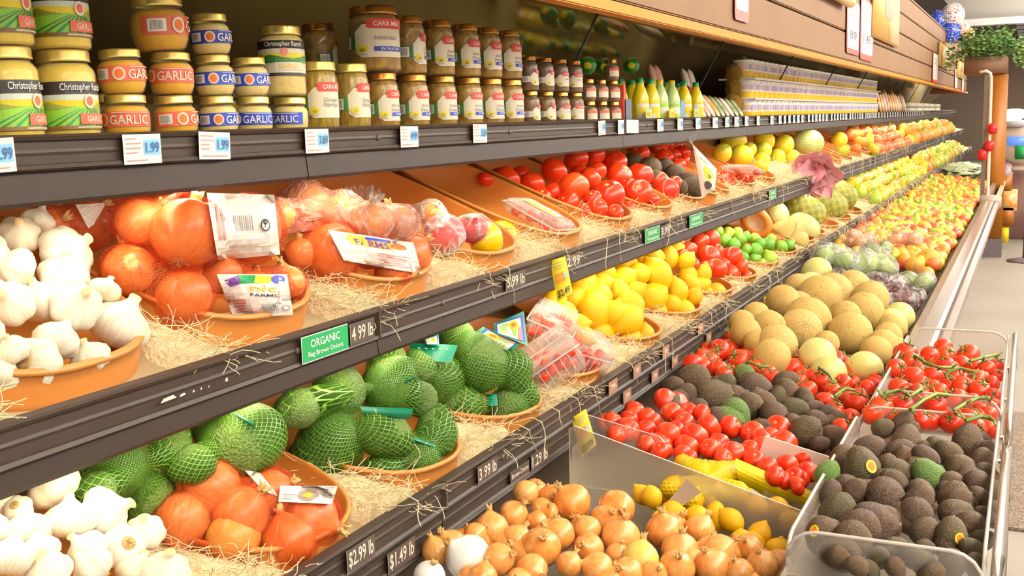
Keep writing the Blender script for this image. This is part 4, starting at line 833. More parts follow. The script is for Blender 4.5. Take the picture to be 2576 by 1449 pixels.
cT = [(2256, 928, 25), (2262, 974, 25), (2298, 949, 28), (2344, 949, 28), (2218, 1024, 29), (2281, 886, 26), (2285, 907, 23), (2373, 874, 22), (2381, 891, 21), (2340, 893, 23), (2436, 893, 27), (2377, 920, 24), (2419, 916, 22), (2452, 924, 22), (2482, 928, 22), (2506, 920, 18), (2457, 953, 23), (2465, 982, 26), (2423, 974, 26), (2386, 970, 25), (2492, 966, 21), (2498, 995, 18), (2406, 1003, 26), (2352, 1020, 28), (2319, 1008, 25), (2273, 1020, 25), (2444, 1012, 23), (2465, 1030, 22), (2486, 1041, 22), (2440, 1047, 23), (2244, 1016, 22), (2310, 987, 22), (2344, 976, 22), (2496, 1020, 18), (2394, 1062, 28), (2319, 1058, 25), (2455, 1079, 26), (2488, 1079, 25), (2508, 945, 17), (2310, 930, 20), (2400, 945, 22), (2260, 1055, 24), (2362, 985, 22)]
CT = heap('vinetomato', cT, (-.19, .845, .03), 'vine tomato', 'in the clear crate', 'vine tomatoes in the clear crate', 'tomato', 30, fill=.5)
rv = random.Random(9)
for k, path in enumerate((((2225, 995), (2262, 985), (2290, 1000), (2320, 985)), ((2290, 1030), (2325, 1010), (2355, 1000), (2385, 995)), ((2400, 1040), (2430, 1015), (2460, 1005), (2490, 1010)), ((2380, 940), (2415, 935), (2450, 945)), ((2300, 900), (2330, 915), (2360, 930), (2395, 925)), ((2440, 915), (2475, 905), (2505, 900)), ((2430, 1060), (2470, 1050), (2500, 1058)), ((2100, 1005), (2125, 985), (2150, 990)), ((2060, 930), (2085, 945), (2100, 965)), ((1880, 915), (1910, 925), (1935, 930)))):
    pts = [atP(u, v, -.19, .876, .03) if k < 7 else atP(u, v, -.37, .772, .13) for u, v in path]; b = tube([p + Vector((0, 0, rv.uniform(0, .01))) for p in pts], .0042, 6)
    for p in pts:
        for _ in range(3): tube([p, p + Vector((rv.uniform(-.02, .02), rv.uniform(-.02, .02), rv.uniform(-.01, .02)))], [.003, .001], 5, b)
    u0, v0 = path[0]
    tag(obj('vine_stem', b, CALX), 'green tomato stem lying over the tomatoes in the clear crate, ' + nth(k) + ' of seven' if k < 7 else 'green tomato stem lying over the vine tomatoes in the bin, ' + nth(k - 7) + ' of three', 'stem', 'vine stems')
# dividers in the bin
def panel_poly(name, pts, th, mats, lab, cat):
    b = bmesh.new(); A = [b.verts.new(Vector(p)) for p in pts]; B = [b.verts.new(Vector(p) + Vector((0, th, 0))) for p in pts]; n = len(pts)
    for i in range(n): b.faces.new((A[i], A[(i + 1) % n], B[(i + 1) % n], B[i])).material_index = 1
    b.faces.new(A); b.faces.new(B[::-1]); bmesh.ops.recalc_face_normals(b, faces=b.faces)
    return tag(obj(name, b, mats, None, False), lab, cat)
dv = lambda x, z: (x, 1.965 + (-.345 - x) * .22, z)
panel_poly('bin_divider', [dv(-.345, .60), dv(-.338, .755), dv(-.355, .762), dv(-.865, .848), dv(-.88, .84), dv(-.88, .60)], .005, [PLEXI, PLEXIE], 'smoky clear divider panel between the onions and the bagged lemons', 'divider')
panel_poly('bin_divider', [(-.345, 2.335, .60), (-.345, 2.335, .752), (-.51, 2.335, .79), (-.54, 2.335, .70), (-.54, 2.335, .60)], .006, [M('white_divider', (240, 228, 212), .4), PLEXIE], 'white divider panel between the tomatoes and the avocados in the bin', 'divider')
panel_poly('bin_divider', [(-.70, 2.22, .66), (-.70, 2.22, .78), (-.72, 2.22, .80), (-.90, 2.22, .835), (-.93, 2.22, .82), (-.93, 2.22, .66)], .004, [PLEXIC, PLEXIE], 'clear rounded panel in front of the bin tomatoes under the shelf', 'divider')
panel_poly('bin_divider', [(-.345, 2.76, .60), (-.345, 2.76, .745), (-.355, 2.76, .75), (-.36, 2.76, .60)], .38, [PLEXIC, PLEXIE], 'narrow clear guard between the bin tomatoes and the tomato crate', 'guard')
# ------------------------------------------------------------------ bags, nets and boxes
def spheres_of(hp, long=False):
    out = []
    for o, p, r in hp:
        if long:
            ax = o.rotation_quaternion @ Vector((0, 0, 1)); out += [(p - ax * .2 * r, r * .92), (p, r * 1.03), (p + ax * .62 * r, r * .8), (p + ax * 1.0 * r, r * .5)]
        else: out.append((p, r * 1.04))
    return out
class Hull:
    def __init__(self, parts, pole=(0, 0, 1), grow=.003, nu=48, nv=30, smooth=8, keep=.975, amp=0, seed=0):
        self.c = sum((p for p, r in parts), Vector()) / len(parts); self.nu, self.nv = nu, nv
        self.q = Vector((0, 0, 1)).rotation_difference(Vector(pole).normalized()); G = []
        for j in range(nv + 1):
            row = []
            for i in range(nu):
                d = self.dir(i, j); best = .012
                for p, r in parts:
                    v = p - self.c; b = d.dot(v); disc = b * b - v.length_squared + r * r
                    if disc >= 0: best = max(best, b + math.sqrt(disc))
                row.append(best + grow)
            G.append(row)
        for _ in range(smooth):
            N = [r[:] for r in G]
            for j in range(nv + 1):
                for i in range(nu):
                    a = [G[j][i - 1], G[j][(i + 1) % nu], G[max(j - 1, 0)][i], G[min(j + 1, nv)][i]]; N[j][i] = max(G[j][i], keep * sum(a) / 4)
            G = N
        if amp:
            for j in range(nv + 1):
                for i in range(nu):
                    d = self.dir(i, j) * 4 + Vector((seed, 0, 0)); G[j][i] *= 1 + amp * (noise.noise(d) + .6 * abs(noise.noise(d * 2.7)))
        m0 = sum(G[0]) / nu; m1 = sum(G[nv]) / nu; G[0] = [m0] * nu; G[nv] = [m1] * nu; self.G = G
    def dir(self, i, j):
        t = PI * j / self.nv; p = 2 * PI * i / self.nu
        return self.q @ Vector((math.sin(t) * math.cos(p), math.sin(t) * math.sin(p), math.cos(t)))
    def R(self, d):
        d = self.q.inverted() @ d; t = math.acos(max(-1, min(1, d.z))) / PI * self.nv; p = (math.atan2(d.y, d.x) % (2 * PI)) / (2 * PI) * self.nu
        j = min(int(t), self.nv - 1); i = int(p) % self.nu; ft, fp = t - j, p - int(p); i2 = (i + 1) % self.nu
        return (self.G[j][i] * (1 - fp) + self.G[j][i2] * fp) * (1 - ft) + (self.G[j + 1][i] * (1 - fp) + self.G[j + 1][i2] * fp) * ft
    def hit(self, u, v, off=.002):
        r = ray(u, v); t = r.dot(self.c - CAM) / r.length_squared - .25
        for k in range(260):
            p = CAM + r * t; w = p - self.c
            if w.length <= self.R(w.normalized()): break
            t += .002
        else: t = r.dot(self.c - CAM) / r.length_squared
        return CAM + r * (t - off)
    def mesh(self, name, mat, label, cat, group=None):
        b = bmesh.new(); uv = b.loops.layers.uv.new('UVMap')
        V = [[b.verts.new(self.c + self.dir(i, j) * self.G[j][i]) for i in range(self.nu)] for j in range(1, self.nv)]
        top = b.verts.new(self.c + self.dir(0, 0) * self.G[0][0]); bot = b.verts.new(self.c + self.dir(0, self.nv) * self.G[self.nv][0])
        def face(vs, uvs):
            f = b.faces.new(vs)
            for l, q in zip(f.loops, uvs): l[uv].uv = q
        nu, nv = self.nu, self.nv
        for i in range(nu):
            k = (i + 1) % nu; a, c = i / nu, (i + 1) / nu
            face((top, V[0][i], V[0][k]), ((a, 0), (a, 1 / nv), (c, 1 / nv)))
            for j in range(len(V) - 1): face((V[j][i], V[j + 1][i], V[j + 1][k], V[j][k]), ((a, (j + 1) / nv), (a, (j + 2) / nv), (c, (j + 2) / nv), (c, (j + 1) / nv)))
            face((bot, V[-1][k], V[-1][i]), ((a, 1), (c, 1 - 1 / nv), (a, 1 - 1 / nv)))
        return tag(obj(name, b, mat), label, cat, group)
def quadpt(q, x, z):   # q: px corners bottom-left, bottom-right, top-right, top-left
    return tuple((q[0][k] * (1 - x) + q[1][k] * x) * (1 - z) + (q[3][k] * (1 - x) + q[2][k] * x) * z for k in (0, 1))
def drape(hull, q, fl, name, parent, off=.003, crumple=.002, n=14):
    def f(x, z, d):
        u, v = quadpt(q, x, z); p = hull.hit(u, v, off); return p + toward(p) * (d + crumple * noise.noise(Vector((x * 5, z * 5, off * 900))))
    b = fl.bm
    for i in range(1, n): bmesh.ops.bisect_plane(b, geom=list(b.verts) + list(b.edges) + list(b.faces), plane_co=(0, 0, i / n), plane_no=(0, 0, 1), dist=1e-6)
    return obj(name, fl.mesh(name, None, .0004, f, n), None, parent)
def card(q, base, fl, name, parent, dz=(0, 0, 0, 0), bend=0, n=6):
    """flat or bent card whose corners lie along these sight lines, at the depth of base"""
    zc = proj(base)[2]
    def f(x, z, d):
        u, v = quadpt(q, x, z); zz = zc + (dz[0] * (1 - x) + dz[1] * x) * (1 - z) + (dz[3] * (1 - x) + dz[2] * x) * z - bend * math.sin(PI * x) - d
        return CAM + ray(u, v) * zz
    b = fl.bm
    for i in range(1, n): bmesh.ops.bisect_plane(b, geom=list(b.verts) + list(b.edges) + list(b.faces), plane_co=(0, 0, i / n), plane_no=(0, 0, 1), dist=1e-6)
    return obj(name, fl.mesh(name, None, .0004, f, n), None, parent)
def tail(p, d, L, w, mat, name, parent, seed=0, n=26, m=6, r0=.006):
    """gathered, pleated end of a bag fanning out from its knot"""
    rr = random.Random(seed); d = Vector(d).normalized(); s = d.cross(toward(p)).normalized(); t = s.cross(d); b = bmesh.new(); uv = b.loops.layers.uv.new('UVMap'); V = []
    ph = [rr.uniform(-1, 1) for _ in range(n + 1)]
    for j in range(m + 1):
        k = j / m; row = []
        for i in range(n + 1):
            x = (i / n - .5) * 2; ww = r0 + (w / 2 - r0) * k ** .8
            row.append(b.verts.new(Vector(p) + d * L * k * (1 - .18 * x * x + .1 * ph[i]) + s * x * ww + t * (.012 * k * (1 if i % 2 else -1) + .02 * k * ph[i] * .5)))
        V.append(row)
    for j in range(m):
        for i in range(n):
            f = b.faces.new((V[j][i], V[j + 1][i], V[j + 1][i + 1], V[j][i + 1]))
            for l, q in zip(f.loops, ((i / n, j / m), (i / n, j / m + .1), (i / n + .03, j / m + .1), (i / n + .03, j / m))): l[uv].uv = q
    return obj(name, b, mat, parent)
REDNET = film('fine_red_net', (244, 96, 60), .03, .35, None, (110, 76, .055), edge=.2); REDFILM = film('red_film', (244, 110, 76), .22, .2, (30, .5, .25)); PINKFILM = film('pinkish_film', (252, 190, 170), .2, .12, (26, .9, .5))
GNET = film('green_net', (92, 144, 44), .05, .45, None, (46, 30, .13), edge=.2); GNETC = film('green_net_close', (100, 152, 50), .08, .45, None, (54, 36, .15), edge=.2); YNET = film('yellow_net', (246, 216, 20), .38, .35, None, (60, 44, .2)); YFLAP = film('yellow_net_flap', (246, 220, 20), .86, .4, None, (60, 44, .2))
BAGF = film('clear_bag_film', (250, 246, 240), .12, .1, (22, .9, .45)); PAPER = M('white_label_paper', (250, 240, 230), .5, bump=(14, .25))
# ---- onion bags on the middle shelf
def onions(items, plane, where, seed): return heap('onion', items, plane, 'brown onion', where, 'bagged onions on the middle shelf', 'onion', seed)
h = onions([(462, 745, 70), (325, 680, 66), (722, 712, 46), (640, 735, 56), (560, 690, 50)], (-1.08, 1.235, .45), 'in the lower red bag beside the garlic', 41)
H1 = Hull(spheres_of(h), (-.4, .5, .8), .004, amp=.02, seed=1); B1 = H1.mesh('onion_bag', REDNET, 'red net bag of onions with a colourful label, lowest beside the garlic', 'bag', 'bags of onions')
def farm_label(sc=1):
    f = Flat().rect(0, 1, 0, 1, PAPER); f.poly([(.08, .86), (.3, .98), (.3, .78), (.12, .7)], PURPLEP).poly([(.3, .98), (.55, .98), (.5, .8), (.3, .78)], GREENP).poly([(.55, .98), (.8, .96), (.72, .78), (.5, .8)], YELP).disc(.86, .88, .1, BLUEP, 14)
    f.text('nic', .62, .66, .16, GOLDP, .4, -.1).text('FARMS', .6, .5, .07, BLACK, .42, -.1).lines(.08, .3, .1, .42, 5, SALMON).bars(.52, .8, .05, .3, GREYP, 8).disc(.9, .18, .07, GREYP, 12).disc(.9, .18, .045, PAPER, 12); return f
drape(H1, [(588, 800), (738, 792), (722, 690), (545, 690)], farm_label(), 'label', B1)
h = onions([(470, 585, 88), (352, 560, 60), (625, 575, 82), (415, 545, 55)], (-1.08, 1.325, .3), 'in the upper bag beside the garlic', 42)
H2 = Hull(spheres_of(h), (-.7, -.5, .2), .005, amp=.03, seed=3, smooth=14); B2 = H2.mesh('onion_bag', REDNET, 'red net bag of onions with a big white barcode label, topmost beside the garlic', 'bag', 'bags of onions')
fl = Flat().rect(0, 1, 0, 1, PAPER).bars(.34, .64, .42, .66, GREYP, 10).disc(.82, .5, .07, BLACK, 16, rz=.1).disc(.82, .5, .055, PAPER, 16, rz=.08).text('ORGANIC', .82, .5, .03, BLACK, .08, 1.4).rect(.1, .13, .3, .8, PINKP).rect(.17, .19, .3, .7, PINKP).rect(.05, .95, .17, .19, CREAMP)
drape(H2, [(548, 655), (705, 640), (690, 490), (520, 485)], fl, 'label', B2)
h = onions([(215, 565, 60), (120, 575, 55), (290, 545, 50)], (-1.16, 1.30, .3), 'in the red bag behind the garlic', 43)
H3 = Hull(spheres_of(h), (0, -.3, 1), .004, amp=.03, seed=4); B3 = H3.mesh('onion_bag', REDFILM, 'red film bag of onions lying behind the garlic heap', 'bag', 'bags of onions')
drape(H3, [(222, 575), (236, 565), (268, 510), (190, 515)], Flat().rect(0, 1, 0, 1, PAPER), 'label', B3)
h = onions([(835, 635, 74), (985, 680, 44), (1032, 640, 50), (930, 625, 52), (760, 640, 40)], (-1.08, 1.24, .45), 'in the bag with the long white label', 44)
H4 = Hull(spheres_of(h), (-.5, .5, .7), .004, amp=.02, seed=5); B4 = H4.mesh('onion_bag', REDNET, 'red net bag of onions under a long white printed label', 'bag', 'bags of onions')
fl = Flat().rect(0, 1, 0, 1, PAPER).rect(.2, .75, .62, .95, GOLDP).rect(.4, .8, .86, .95, BLUEP).text('FARMS', .48, .74, .2, PURPLEP, .4).disc(.8, .78, .1, ORANGEP, 14).lines(.5, .95, .1, .5, 5, PINKP)
drape(H4, [(865, 655), (1062, 690), (1040, 610), (825, 578)], fl, 'label', B4, crumple=.004)
h = onions([(770, 520, 62), (860, 540, 52), (700, 540, 44), (930, 560, 50), (1000, 560, 45)], (-1.14, 1.31, .3), 'in the pink film bag behind', 45)
H5 = Hull(spheres_of(h), (.2, .8, .6), .006, amp=.06, seed=6, smooth=14); B5 = H5.mesh('onion_bag', PINKFILM, 'crinkled pinkish film bag of onions behind the long labelled bag', 'bag', 'bags of onions')
tail(H5.hit(912, 535), image_dir(H5.c, .15, -1), .05, .08, BAGF, 'gathered_end', B5, 1)
tail(H5.hit(985, 540), image_dir(H5.c, .9, .1), .09, .07, BAGF, 'gathered_end', B5, 2)

# ---- peppers in their tray
pk = [(1090, 540, 34, 'orangepepper', None, 'orange pepper at the back of the pepper tray'), (1118, 590, 50, 'redpepper', None, 'dark red pepper wrapped in clear film in the pepper tray'), (1190, 575, 38, 'redpepper', None, 'red pepper behind the two yellow peppers'), (1222, 602, 44, 'yellowpepper', None, 'nearer yellow pepper in the pepper tray'), (1264, 592, 40, 'yellowpepper', None, 'further yellow pepper in the pepper tray')]
hp = [heap(None, [x], (-1.07, 1.228, .42), x[5], '', 'bell peppers', 'pepper', i)[0] for i, x in enumerate(pk)]
for (o, p, r), x in zip(hp, pk): o['label'] = x[5]
HP = Hull(spheres_of(hp[:2] + hp[2:3]), (-.8, .5, .3), .005, amp=.07, seed=8, smooth=12); HP.mesh('pepper_bag', BAGF, 'crinkled clear film wrapped over the red peppers', 'bag')
# ---- green avocado nets on the lower shelf
def netted(items, nm, cards=(), plane=LOWP, seed=0, mat=GNET, pole=(-.3, -.2, .9)):
    h = heap('greenavocado', [(u, v, r, 'greenavocado', ax) for i, (u, v, r, ax) in enumerate(items)], plane, 'green avocado', 'in the ' + nm, 'netted avocados', 'avocado', seed, 10, fk=1.1)
    for (o, _, _) in h: o['label'] = o['label'].replace('greenish', 'green')
    HN = Hull(spheres_of(h, True), pole, .002, 56, 36, 7, .97); o = HN.mesh('avocado_net', mat, 'green net of avocados, the ' + nm, 'net bag', 'green nets of avocados')
    for q, kind in cards:
        f = Flat().rect(0, 1, 0, 1, TEALP)
        if kind == 'art': f.rect(.06, .94, .08, .9, BLUEP).rect(.1, .86, .1, .84, WHITE).disc(.62, .62, .16, YELP, 16, rz=.2).disc(.62, .64, .08, ORANGEP, 12, rz=.1).poly([(.55, .5), (.7, .5), (.66, .2), (.6, .2)], LGREEN).poly([(.72, .1), (.86, .1), (.86, .6), (.76, .5)], PINKP).lines(.14, .5, .2, .8, 6, LGREEN)
        else: 
            for k in range(5): f.disc(.2 + .15 * k, .72, .03, CREAMP, 8)
        um, vm = quadpt(q, .5, .5); card(q, HN.hit(um, vm, .012), f, 'header_card', o, (0, 0, .02, .02), .006)
    return HN
netted([(285, 1180, 82, (-.9, .35)), (378, 1240, 60, (-.6, .7)), (245, 1232, 48, (-.9, .2)), (425, 1130, 48, (.6, -.7))], 'net left of the onion net', (), (-.93, .935, .55), 61)
netted([(620, 1105, 92, (-.9, .25)), (492, 1168, 50, (-.9, .1)), (535, 1085, 52, (-.5, -.8))], 'net behind the red onion net', [([(650, 1085), (632, 1060), (583, 1035), (600, 1052)][::1], 'strip')], (-.94, .94, .55), 62, GNETC)
netted([(834, 1115, 84, (-.7, .5)), (958, 1088, 62, (.8, .5)), (852, 985, 66, (-.2, -.9))], 'large net beside the tied onions', [([(1030, 1055), (1040, 1028), (905, 1022), (918, 1050)], 'strip')], (-.93, .935, .55), 63)
netted([(972, 975, 64, (.6, -.6)), (1058, 1002, 42, (.3, .9)), (975, 905, 48, (-.5, -.8)), (750, 1025, 52, (-.7, .3))], 'net behind the large avocado net', [([(1052, 942), (1045, 952), (1000, 975), (1005, 962)], 'strip')], (-.95, .955, .55), 64, GNETC)
netted([(1097, 1094, 54, (.2, -.95)), (1052, 1152, 54, (-.7, -.6)), (968, 1182, 48, (-.9, .1))], 'small net before the large net', [([(1010, 1102), (1020, 1092), (1098, 1120), (1090, 1128)], 'strip')], (-.92, .915, .55), 65)
netted([(1108, 958, 62, (-.9, .5)), (1060, 930, 40, (-.5, -.8))], 'net left of the picture cards', [([(1040, 905), (1135, 912), (1152, 868), (1028, 862)], 'strip'), ([(1072, 868), (1105, 868), (1103, 840), (1065, 852)], 'art')], (-.95, .95, .55), 66)
netted([(1210, 923, 66, (-.4, -.9)), (1288, 928, 52, (.2, .9)), (1150, 850, 45, (-.6, -.6))], 'net under the picture cards', [([(1280, 890), (1312, 862), (1215, 822), (1190, 840)], 'art'), ([(1245, 838), (1328, 870), (1318, 782), (1242, 815)], 'art')], (-.94, .96, .55), 67)
netted([(1165, 1018, 52, (-.8, -.4)), (1282, 1022, 52, (-.6, .5)), (1315, 985, 36, (.5, .6))], 'net lowest beside cherry tomatoes', [([(1222, 1022), (1252, 1020), (1250, 990), (1222, 992)], 'strip')], (-.92, .915, .55), 68)
# ---- the red net of onions on the lower shelf
h = heap('onion', [(460, 1306, 70, None, (-.3, .85, .3)), (532, 1224, 72, None, (-.6, -.4, .2)), (608, 1292, 72, None, (.5, -.5, .4)), (682, 1240, 58, None, (.7, -.3, .4)), (588, 1354, 72, 'paleonion', (.4, .6, .5), 'bright yellow onion'), (725, 1358, 68, None, (-.2, -.85, .3)), (775, 1308, 76, None, (.8, .3, .3))], (-.925, .91, .55), 'brown onion', 'in the red net', 'onions in the red net', 'onion', 71, relax=6, fk=.55)
HR = Hull(spheres_of(h), (-.35, -.1, .93), .003, 60, 38, 14, .985); BR = HR.mesh('onion_net', film('red_string_net', (236, 54, 26), .02, .35, None, (120, 56, .04), edge=.3), 'bright red string net of onions tied at the top, in a lower shelf tray', 'net bag')
kp = HR.hit(618, 1186, .0); tail(kp, image_dir(kp, .2, -.5), .016, .02, M('red_knot', (214, 40, 60), .5), 'knot', BR, 5)
fl = Flat().rect(0, 1, 0, 1, WHITE); drape(HR, [(664, 1236), (700, 1248), (655, 1190), (612, 1180)], fl, 'label_strip', BR, .004, .004)
fl = Flat().rect(0, 1, 0, 1, PAPER).disc(.52, .45, .2, M('grey_plate_print', (150, 132, 120), .5), 20, rz=.34).disc(.52, .45, .1, GOLDP, 14, rz=.17).lines(.08, .32, .15, .5, 4, GREYP).text('Onions', .82, .5, .12, GREYP, .3, -1.1).lines(.78, .96, .7, .95, 3, GREYP)
drape(HR, [(700, 1262), (835, 1268), (850, 1222), (705, 1222)], fl, 'label', BR, .006, .003)
# ---- yellow lemon net in the bin
HL = Hull(spheres_of(LBH[:8]), (.5, .1, .85), .004, 48, 30, 12, .985); BL = HL.mesh('lemon_net', YNET, 'yellow net bag of lemons behind the smoky divider', 'net bag')
base = HL.hit(1850, 1200)
card([(1985, 1282), (2088, 1256), (1850, 1152), (1858, 1212)], base, Flat().rect(0, 1, 0, 1, YFLAP), 'net_flap', BL, (.0, -.05, 0, 0), .015)
card([(1905, 1268), (1936, 1256), (1890, 1228), (1862, 1235)], base, Flat().rect(0, 1, 0, 1, PAPER).text('LEMONS', .35, .5, .12, BLACK, .7, -1.57), 'label', BL, (-.02, -.03, -.02, -.02))
card([(2032, 1300), (2038, 1270), (1920, 1232), (1918, 1252)], base, Flat().rect(0, 1, 0, 1, film('clear_label', (240, 226, 170), .55, .3)).text('2/4', .6, .5, .4, GREYP, .3, PI), 'clear_label', BL, (-.03, -.05, -.03, -.02))
p = atY(1700, 1262, 1.93); t = tag(obj('price_holder', Flat().rect(0, 1, 0, 1, M('grey_holder', (150, 132, 112), .35, .3)).mesh('price_holder', None, .001, lambda x, z, d: CAM + ray(*quadpt([(1655, 1290), (1680, 1300), (1765, 1238), (1728, 1205)], x, z)) * (proj(p)[2] - d), 4)), 'grey clip-on holder leaning on the smoky divider above the onions', 'holder')
# ---- clear bags in the bin
GRAPE = M('red_grape', (142, 78, 92), .3, coat=.3, vary=[(120, 60, 84), (160, 96, 100)]); GREENS = M('leafy_green', (186, 206, 120), .5, noise_=(6, (140, 176, 84), .7), bump=(9, 1)); PEACHM = M('peach_skin', (240, 170, 110), .5, noise_=(2, (230, 130, 90), .6))
rg = random.Random(21)
def clearbag(u, v, r, z0, inner, lab, amp=.12, seed=0, squash=.7):
    c = atP(u, v, -.42, z0, .2); R = r * proj(c)[2] / F; rr = random.Random(seed)
    pts = [(c + Vector((rr.uniform(-.8, .8) * R, rr.uniform(-.8, .8) * R, rr.uniform(-.3, .3) * R)), R * rr.uniform(.45, .62)) for _ in range(6)]
    Hh = Hull(pts, (rr.uniform(-.5, .5), rr.uniform(-.5, .5), 1), .004, 44, 28, 6, .96, amp, seed); o = Hh.mesh('produce_bag', BAGF, lab, 'bag', 'clear bags in the bin')
    if inner == 'grapes':
        b = bmesh.new()
        for _ in range(70):
            d = Vector((rr.gauss(0, 1), rr.gauss(0, 1), rr.gauss(0, 1))).normalized(); q = Hh.c + d * (Hh.R(d) - .014) * rr.uniform(.75, 1); s = sphere(8, 6); 
            for vtx in s.verts: vtx.co = vtx.co * .011 + q
            me = bpy.data.meshes.new('g'); s.to_mesh(me); s.free(); b.from_mesh(me); bpy.data.meshes.remove(me)
        k = obj('grape_bunch', b, GRAPE, o); k['kind'] = 'stuff'
    elif inner == 'greens':
        obj('lettuce', sphere(26, 18, f=lambda d: Hh.c + d * (Hh.R(d) - .008) * (.9 + .1 * noise.noise(d * 7))), GREENS, o)
    elif inner == 'peach':
        b = bmesh.new()
        for (pp, r_) in pts:
            s = sphere(14, 10)
            for vtx in s.verts: vtx.co = vtx.co * r_ * .85 + pp
            me = bpy.data.meshes.new('g'); s.to_mesh(me); s.free(); b.from_mesh(me); bpy.data.meshes.remove(me)
        obj('peaches', b, PEACHM, o)['kind'] = 'stuff'
    tail(Hh.c + Hh.dir(0, 0) * Hh.G[0][0] * .9, image_dir(Hh.c, rr.uniform(-.6, .6), -.6, .5), R * .7, R * .9, BAGF, 'gathered_end', o, seed); return o
clearbag(2112, 652, 52, .78, 'greens', 'clear bag of pale salad leaves directly above the yellow honeydew', seed=1)
clearbag(2180, 668, 58, .77, 'greens', 'large clear bag with pale yellow green contents, middle of the bagged greens', seed=2)
clearbag(2128, 705, 36, .76, 'grapes', 'clear bag of purplish grapes behind the topmost cantaloupe', seed=3)
clearbag(2232, 722, 44, .765, 'grapes', 'clear bag of dark red grapes left of the wrapped cabbage', seed=4)
clearbag(2275, 755, 40, .755, 'grapes', 'clear bag of red grapes nearest the chrome bumper', seed=5)
clearbag(2308, 712, 42, .755, 'greens', 'film wrapped pale green cabbage beside the loose oranges', .05, seed=6)
clearbag(2270, 605, 40, .775, 'peach', 'clear bag of peaches below the mangoes', seed=7)
clearbag(2175, 605, 36, .785, 'peach', 'clear bag of pinkish fruit under the lower shelf edge', seed=8)
clearbag(2215, 630, 36, .775, 'greens', 'small clear bag left of the peaches and oranges', seed=9)
# ---- clamshell boxes of cherry tomatoes
def clam(p, q, w, l, h, n, lab, whr, label=None, seed=0, ribs=True):
    rr = random.Random(seed); t = thing('clamshell_box', lab, 'box', p, 'clear clamshell boxes'); t.rotation_mode = 'QUATERNION'; t.rotation_quaternion = q
    def shell(w, l, z0, z1, tp):
        b = box(-w / 2, w / 2, -l / 2, l / 2, z0, z1)
        for v in b.verts:
            if (v.co.z < (z0 + z1) / 2) == (tp < 1): v.co.x *= (tp if tp < 1 else 2 - tp); v.co.y *= (tp if tp < 1 else 2 - tp)
        bmesh.ops.bevel(b, geom=list(b.edges), offset=.006, segments=2, affect='EDGES'); return b
    obj('base', shell(w, l, -h / 2, .1 * h, .86), CLEAR, t); obj('lid', shell(w, l, .12 * h, h / 2, 1.14), CLEAR, t)
    rim = [(-w / 2, -l / 2, .11 * h), (w / 2, -l / 2, .11 * h), (w / 2, l / 2, .11 * h), (-w / 2, l / 2, .11 * h), (-w / 2, -l / 2, .11 * h)]
    obj('rim', tube(rim, .0028, 6), CLEARR, t)
    if ribs:
        b = bmesh.new()
        for i in range(6):
            x = -w * .38 + w * .76 * i / 5
            for s in (-1, 1): tube([(x, s * l * .45, -h * .48), (x, s * l * .5, .08 * h)], .0016, 4, b)
            tube([(x, -l * .4, h * .5), (x, l * .4, h * .5)], .0012, 4, b)
        obj('rib', b, CLEARR, t)['kind'] = 'stuff'
    if label:
        f = Flat().rect(-.3 * l, .3 * l, -.2 * w, .2 * w, WHITE).rect(-.28 * l, .28 * l, -.02 * w, .17 * w, YELP).text('CHERRY TOMATOES', 0, .08 * w, .035 * w * 2, ORANGEP, .48 * l).bars(.05 * l, .24 * l, -.17 * w, -.06 * w, GREYP, 8).lines(-.25 * l, 0, -.17 * w, -.05 * w, 3, GREYP)
        o = obj('label', f.mesh('label', None, .0003, lambda x, z, d: Vector((-z, x, h * .5 + .004 + d)), 2), None, t)
    for i in range(n):
        lp = Vector((rr.uniform(-.34, .34) * w, rr.uniform(-.4, .4) * l, rr.uniform(-.32, -.05 if not ribs else .12) * h))
        c = dup(PROTO['cherrytomato'][0], f'cherry tomato {whr}', f'cherry tomatoes {whr}'); c['category'] = 'cherry tomato'
        place(c, Vector(p) + q @ lp, Euler((rr.uniform(0, 3), rr.uniform(0, 3), 0)).to_quaternion(), .0135)
    return t
def quat(e): return Euler(e).to_quaternion()
pc = atP(1357, 556, -1.10, 1.205, .3); clam(pc + Vector((0, 0, .012)), quat((0, TILT + .12, 0)) @ quat((0, 0, 1.40)), .11, .19, .045, 22, 'flat clear clamshell with a yellow label in the nearly empty tray', 'in the flat yellow labelled box', True, 1, False)
clam(atX(1390, 900, -.985), quat((.1, -.55, .6)), .13, .10, .10, 30, 'clear ribbed box of cherry tomatoes standing nearest the netted avocados', 'in the ribbed box beside avocado nets', False, 2)
clam(atX(1476, 885, -.975), quat((.3, .35, .9)), .10, .12, .09, 26, 'clear ribbed box of cherry tomatoes tipped against the tray end beside the lemons', 'in the tipped box beside lemons', False, 3)
clam(atX(1390, 815, -1.06), quat((.1, .4, .3)), .12, .14, .08, 22, 'clear box of cherry tomatoes leaning behind the two ribbed ones', 'in the box leaning behind', False, 4)
clam(atP(1868, 428, -1.09, 1.26, .5), quat((0, TILT, 1.3)), .10, .16, .03, 4, 'small flat clear pack lying on the carrots beside the yellow melons', 'in the flat pack by the melons', False, 5)
